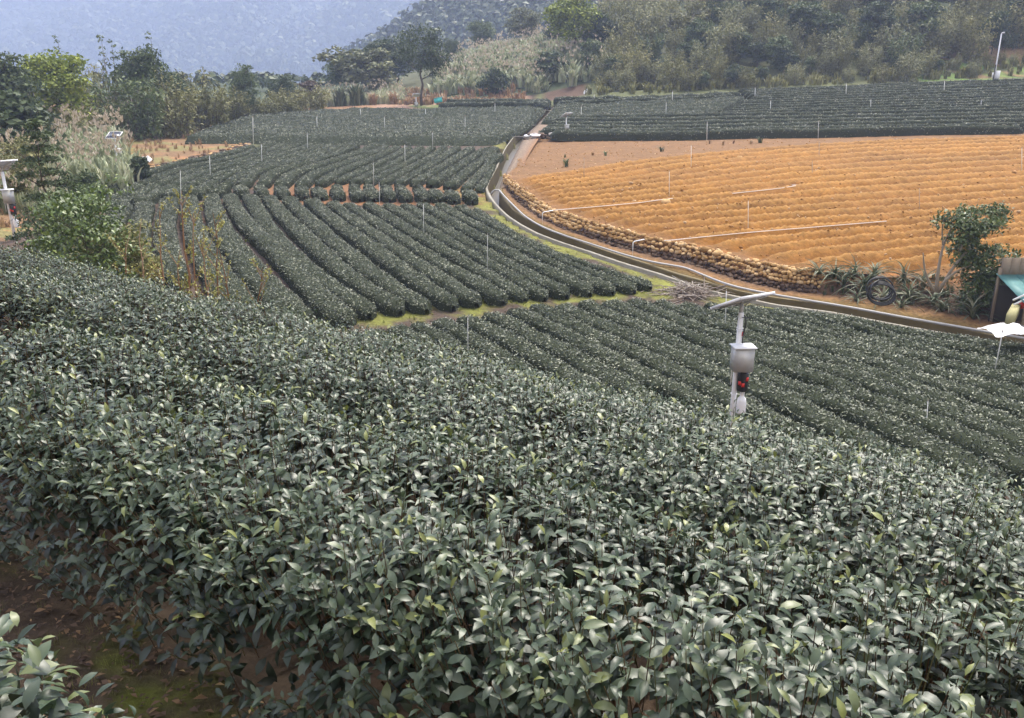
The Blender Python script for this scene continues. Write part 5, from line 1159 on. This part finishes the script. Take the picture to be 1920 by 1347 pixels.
# pineapple-like plants
BL = []
for i in range(3):
    t = np.linspace(0, 1, 6); z = .9*t-.62*t**2.2*(1+.25*i); x_ = .25*t+.62*t**2; w_ = .030*np.array([.9, 1, .95, .75, .45, .04]); V = np.stack([np.stack([x_, -w_, z+.012], -1), np.stack([x_, 0*w_, z], -1), np.stack([x_, w_, z+.012], -1)], 1).reshape(-1, 3); BL.append(new_mesh('blade', V, gridF(6, 3), mat('sword_blade', [(.04,.065,.03), (.085,.115,.06), (.15,.17,.10), (.27,.26,.17)], rough=.5, objrnd=True, translucent=.1)))
PINE = [(1528,520,.8),(1560,525,.85),(1578,540,.8),(1600,512,.75),(1622,548,1.0),(1640,520,.85),(1660,575,.9),(1690,525,.7),(1705,565,.85),(1728,545,.8),(1745,575,.8),(1770,590,.75),(1800,575,.7),(1825,610,.95),(1690,590,.6),(1612,575,.6)]
for i, (x, y, s_) in enumerate(PINE):
    r = RNG(1700+i); k = int(np.argmin(np.abs(np.array([pix(p[None])[0][0] for p in WW])-x))); kf = np.clip((WW[k, 2]*0+pix(WW[k][None])[1][0]-y)/max(8., pix(WW[k][None])[1][0]-pix(WT[k][None])[1][0]), -.35, .9); b = WW[k]*(1-max(kf, 0))+WT[k]*max(kf, 0)
    if kf < 0: b = WW[k]*(1+kf*1.2)+WR[k]*(-kf*1.2)
    o = thing('sword_leaf_plant', tuple(b), f'spiky sword-leaved plant on the bank right of the stone wall, {ORD[sorted(p[0]+p[1]*.001 for p in PINE).index(x+y*.001)]} from the left', 'spiky plant', 'spiky plants on the bank')
    for j in range(26):
        q = bpy.data.objects.new('blade', BL[j % 3]); COL.objects.link(q); q.parent = o; q.rotation_euler = (r.normal(0, .12), r.uniform(-.75, .25), j*2.4+r.normal(0, .2)); q.scale = [s_*r.uniform(.65, 1.1)*1.35]*3

# ---------------------------------------------------------------- small things
# black hose coil
c = at(1648, 566, 25.3); c[2] = max(c[2], .1); hc = thing('hose_coil', tuple(c), 'coil of black hose leaning among the spiky plants', 'hose'); r = RNG(1800)
for i in range(7):
    t = np.linspace(0, 2*np.pi, 33); R1 = .40+r.normal(0, .03); tl = r.normal(0, .08); q = np.stack([R1*np.cos(t), .10*np.sin(t)+i*.03-.1+tl*np.cos(t), R1*.78*np.sin(t)+.25+.03*i], -1)+c
    G().tube(q, .026, 6, r.uniform(), cap=False).mk('hose_loop', M_BLACK, hc)
# brush pile
b = hit_far([1290], [552], 0, 18)[0]; b[2] = gz1(b[0], b[1]); bp_ = thing('brush_pile', tuple(b), 'heap of grey cut branches beside the ditch', 'brush pile'); r = RNG(1810); M_STICK = mat('dead_stick', [(.12,.09,.075), (.24,.19,.16), (.40,.36,.32)], rough=.9, objrnd=True)
for i in range(150):
    a = r.uniform(0, 6.28); L = r.uniform(.5, 1.5) if i > 8 else r.uniform(1.5, 2.1); c = b+np.array([r.normal(0, .48), r.normal(0, .42), 0]); zz = max(.04, .42-.5*np.hypot(*(c-b)[:2]))*r.uniform(.1, 1)+.04; c[2] = b[2]+zz; dv = np.array([math.cos(a), math.sin(a), r.normal(0, .22)])*L/2
    dv[2] = np.clip(dv[2], -zz*.9, zz+.25); q = np.array([c-dv, c+r.normal(0, .04, 3), c+dv]); G().tube(q, [.014, .012, .005] if i > 8 else [.03, .026, .014], 4, r.uniform(), cap=False).mk('stick', M_STICK, bp_)
M_PLANK = mat('weathered_plank', [(.16,.15,.13), (.30,.28,.25)], rough=.9, scale=4)
# slabs over the ditch
for (x, y, ln, lb) in [(975,257,1.9,'pale plank laid across the ditch beside the stones'), (1003,236,1.6,'small plank across the far part of the ditch'), (1024,208,2.2,'plank across the head of the ditch')]:
    p = hit_far([x], [y], .14, 30)[0]; G().box(p+np.array([.3, 0, .02]), (ln, .26, .06), rotm('Z', .12)).mk('plank', M_PLANK, label=lb, cat='plank')
# rubble at the field corner
M_RUB = [new_mesh('rubble', stone_shape(970), IF, M_WHITE), new_mesh('rubble', stone_shape(971), IF, M_GREY)]
rp = hit_far([1005], [259], .1, 30, lambda x, y: np.maximum(ground(x, y), brown_t(x, y)))[0]; rub = thing('rubble_heap', tuple(rp), 'heap of white and dark rubble at the corner of the ploughed field', 'rubble'); r = RNG(1820)
for i in range(34):
    x = r.uniform(985, 1045); p = at(x, 259, rp[1]+r.uniform(-.6, .6)); p[2] = rp[2]+r.uniform(-.05, .30); o = bpy.data.objects.new('stone', M_RUB[0] if (x < 1022 and r.uniform() < .4) else (SM[1][i % 6] if r.uniform() < .7 else M_RUB[1])); COL.objects.link(o); o.parent = rub; o.location = Vector(p)-rub.location; k = r.uniform(.14, .30); o.scale = (k*1.4, k, k*.6); o.rotation_euler.z = r.uniform(0, 6)
def cloth(name, px_, py_, w, d, h, m_, label, cat, ymin=18, seed=0, D=None):
    p = hit_far([px_], [py_], 0, ymin)[0] if D is None else at(px_, py_, D); n = 22; u, v = np.meshgrid(np.linspace(-1, 1, n), np.linspace(-1, 1, n), indexing='ij'); e = 1+.22*vnoise(u*1.4+seed, v*1.4, seed)
    x = p[0]+u*w/2*e; y = p[1]+v*d/2*e; z = (ground(x, y) if D is None else p[2]+0*x)+.02+h*np.clip(1-(u*u+v*v)*.6, 0, 1)*(.55+.9*np.abs(vnoise(u*2.6+seed, v*2.6, seed+3)))+.03*np.abs(vnoise(u*8, v*8, seed))
    return mk(name, np.stack([x, y, z], -1).reshape(-1, 3), [gridF(n, n)], m_, label=label, cat=cat, smooth=True)
cloth('tarpaulin', 1890, 626, 1.15, .9, .30, M_WHITE, 'crumpled white tarpaulin by the shed at the right edge', 'tarpaulin', seed=3, D=21.6)
cloth('feed_bag', 275, 303, .75, .55, .45, M_WHITE, 'white bag lying on the left bank by the stone border', 'bag', seed=5)
cloth('white_bag', 828, 153, 1.0, .8, .9, M_WHITE, 'tiny white bag at the foot of the grass slope', 'bag', ymin=90, seed=6); cloth('white_bag', 1101, 176, .9, .7, .7, M_WHITE, 'tiny white bag at the hill foot above the topmost right rows', 'bag', ymin=90, seed=7)
cloth('black_sheet', 412, 262, 3.6, 1.2, .55, M_BLACK, 'crumpled black plastic sheeting at the corner of the far left bed', 'sheet', ymin=40, seed=8)
p = hit_far([222], [312], 0, 30)[0]; M_TEAL = mat('teal_plastic', [(.03,.20,.22), (.05,.30,.32)], rough=.45)
G().lathe(p, [(0, .01), (.26, 0), (.31, .38), (.34, .38), (.34, .42), (.30, .42), (.25, .05), (0, .05)], 18).mk('teal_bucket', M_TEAL, label='teal plastic tub on the left bank under the solar post', cat='tub')
p = hit_far([822], [197], .4, 70)[0]; G().box(p+up*.5, (.9, .6, .5), rotm('Y', -.2)).box(p+up*.80, (1.0, .7, .05), rotm('Y', -.2)).mk('turquoise_crate', mat('turquoise_plastic', [(.06,.50,.52), (.09,.60,.60)], rough=.5), label='turquoise crate at the left end of the long rows behind the far bed', cat='crate')
# shed at the right edge
sb = at(1925, 585, 23.5); sb[2] = .0; sh = thing('field_shed', tuple(sb), 'low lean-to shed of boards and teal sheets cut by the right edge', 'shed'); M_TEALR = mat('teal_roof', [(.06,.17,.17), (.10,.25,.25)], rough=.6, scale=4); M_BOARD = mat('old_board', [(.16,.12,.09), (.30,.25,.19)], rough=.9, scale=5, stretch=(1, 1, 6))
def S(dx, dy, dz): return sb+np.array([dx, dy, dz])
for dx in (0., .28, .56, .84): G().box(S(dx+.1, 1.6, 1.75), (.27, .04, .62)).mk('board', M_BOARD, sh)
for i, dx in enumerate((.05, .60, 1.15)): G().box(S(dx+.1, .75, 1.28), (.54, 1.9, .02), rotm('X', .30)).mk('roof_sheet', M_TEALR, sh)
for dz, dx in ((1.42, 0), (1.28, .05)): G().tube([S(-.40+dx, .1, dz-.30), S(1.6, .6, dz+.45)], .028, 6).mk('roof_tube', M_WHITE, sh)
for dx in (-.05, 1.5):
    G().tube([S(dx, 0, 0), S(dx, 0, 1.15)], .05, 6).mk('post', M_BOARD, sh); G().tube([S(dx, 1.6, 0), S(dx, 1.6, 1.75)], .05, 6).mk('post', M_BOARD, sh)
G().box(S(.75, 1.62, .6), (1.7, .05, 1.2)).mk('rear_wall', mat('shed_dark', [(.03,.027,.025), (.06,.055,.05)], rough=.9), sh)
G().lathe(S(.15, .5, .75), [(0, 0), (.09, .03), (.12, .12), (.09, .21), (0, .24)], 12).mk('red_float', M_RED, sh)
kb = at(1885, 598, 22.8); kb[2] = max(kb[2]-.1, 0); G().box(kb+np.array([.5, .5, .1]), (1.5, .22, .30), rotm('Z', .95)).mk('concrete_block', mat('mossy_block', [(.28,.26,.12), (.40,.37,.2)], rough=.9, scale=4), label='mossy concrete kerb block in front of the shed', cat='kerb')
kb = at(1917, 612, 21.8); G().box((kb[0]+.2, kb[1], max(.08, kb[2]-.1)), (.7, .6, .06), rotm('Z', .2)).mk('rubber_mat', M_BLACK, label='black mat on the ground at the right edge by the tarpaulin', cat='mat')
# weeds on the bare part of the ploughed field
for i, (x, y, h, n_) in enumerate([(1060,313,1.2,40),(1058,296,.5,20),(1135,292,.8,30),(1112,292,.5,24),(1240,285,.9,40),(1330,270,.7,24),(1355,272,.9,26),(1375,270,.7,26),(1408,270,.7,26),(1425,268,1.1,44),(1132,258,.5,16),(1112,255,.4,14)]):
    p = hit_far([x], [y], 0, 30, brown_t)[0]; V, F, R, _, _ = grass_clump(RNG(1900+i), h*.6, n_//2, .035, 0, 1.1); mk('weed', V+p, F, F_MID if i in (0, 1, 2, 4, 9, 10, 11) else F_STRAW, loc=tuple(p), label=f'small weed tuft on the bare back of the ploughed field, {ORD[sorted([1060,1058,1135,1112.5,1240,1330,1355,1375,1408,1425,1132,1112]).index(x if not (x == 1112 and i == 3) else 1112.5)]} from the left', cat='weed', group='weeds on the ploughed field', attrs={'rnd': R})
# litter on the foreground path
r = RNG(1950); n = 2600; s_ = r.uniform(.75, 1.35, n); a_ = r.uniform(-4.2, -.7, n); x, y = from_sa(s_, a_); P = np.stack([x, y, ground(x, y)+.012], -1); L = .012+.05*r.beta(1.2, 3.5, n); V, F = inst(T4, P, unit(r.normal(size=(n, 3))*np.array([1, 1, .15])), unit(up+rnd_dir(r, n)*.35), L, L*.45)
mk('leaf_litter', V, F, mat('fallen_leaf', [(.035,.022,.015), (.09,.055,.035), (.20,.12,.06), (.40,.30,.16)], rough=.8), attrs={'rnd': np.repeat(r.beta(1.3, 3, n), len(T4[0]))}, kind='stuff', label='fallen leaves on the bare foreground path')
pts, hs = [], []
for _ in range(420):
    x, y = from_sa(r.uniform(.7, 1.25), r.uniform(-4, -.8)); pts.append((x, y)); hs.append(r.uniform(.03, .10))
grass_field('path_grass', pts, hs, 'short grass and moss tufts on the foreground path', 195, blades=16, plumes=0, w=.0025, ml=MATS['moss_grass'])

# ground cover on the bank between the spiky plants
pts, hs, zs = [], [], []
for _ in range(260):
    k = r.integers(int(NS*19.6/24), int(NS*23.6/24)); t_ = r.uniform(-.15, 1.0); q = WW[k]*(1-max(t_, 0))+WT[k]*max(t_, 0) if t_ > 0 else WW[k]*(1+t_)-WR[k]*t_; pts.append(q[:2]); hs.append(r.uniform(.12, .42)); zs.append(q[2])
_g = ground
ground = lambda x, y: np.array(zs)
grass_field('bank_weeds', pts, hs, 'olive weeds covering the bank between the spiky plants', 197, blades=16, plumes=0, w=.02, ml=F_PINE)
ground = _g
# splashes of bright weeds between the tea rows
pts, hs = [], []
for x_, y_ in [(222,442),(432,468),(470,452),(612,370),(566,545),(640,575),(600,355),(707,398),(720,580),(820,570),(860,562),(905,560),(950,556),(300,400),(430,430),(520,480)]:
    q = hit_far([x_], [y_], .05, 15)[0]
    for _ in range(5): pts.append((q[0]+r.normal(0, .15), q[1]+r.normal(0, .15))); hs.append(r.uniform(.10, .30))
grass_field('row_weeds', pts, hs, 'bright green weeds sprouting between rows of the lower plot', 198, blades=14, plumes=0, w=.03, ml=F_YEL)
# ---------------------------------------------------------------- the hazy air
hz = G().box((0, 1250, 210), (5600, 3100, 460)); hz_o = hz.mk('haze', None, kind='stuff', label='pale blue haze filling the valley')
hm = bpy.data.materials.new('haze_air'); hm.use_nodes = True; t = hm.node_tree; t.nodes.clear()
pv = t.nodes.new('ShaderNodeVolumePrincipled'); mo = t.nodes.new('ShaderNodeOutputMaterial'); t.links.new(pv.outputs[0], mo.inputs['Volume'])
pv.inputs['Color'].default_value = (.52, .62, .90, 1); pv.inputs['Density'].default_value = .0008; pv.inputs['Anisotropy'].default_value = .1
hz_o.data.materials.clear(); hz_o.data.materials.append(hm)
zmin = min((Gv[:, 2].min(), hb.min()))-1.0
for v in hz_o.data.vertices:
    v.co.z = zmin if v.co.z < 200 else max(Gv[:, 2].max()+25, 300)
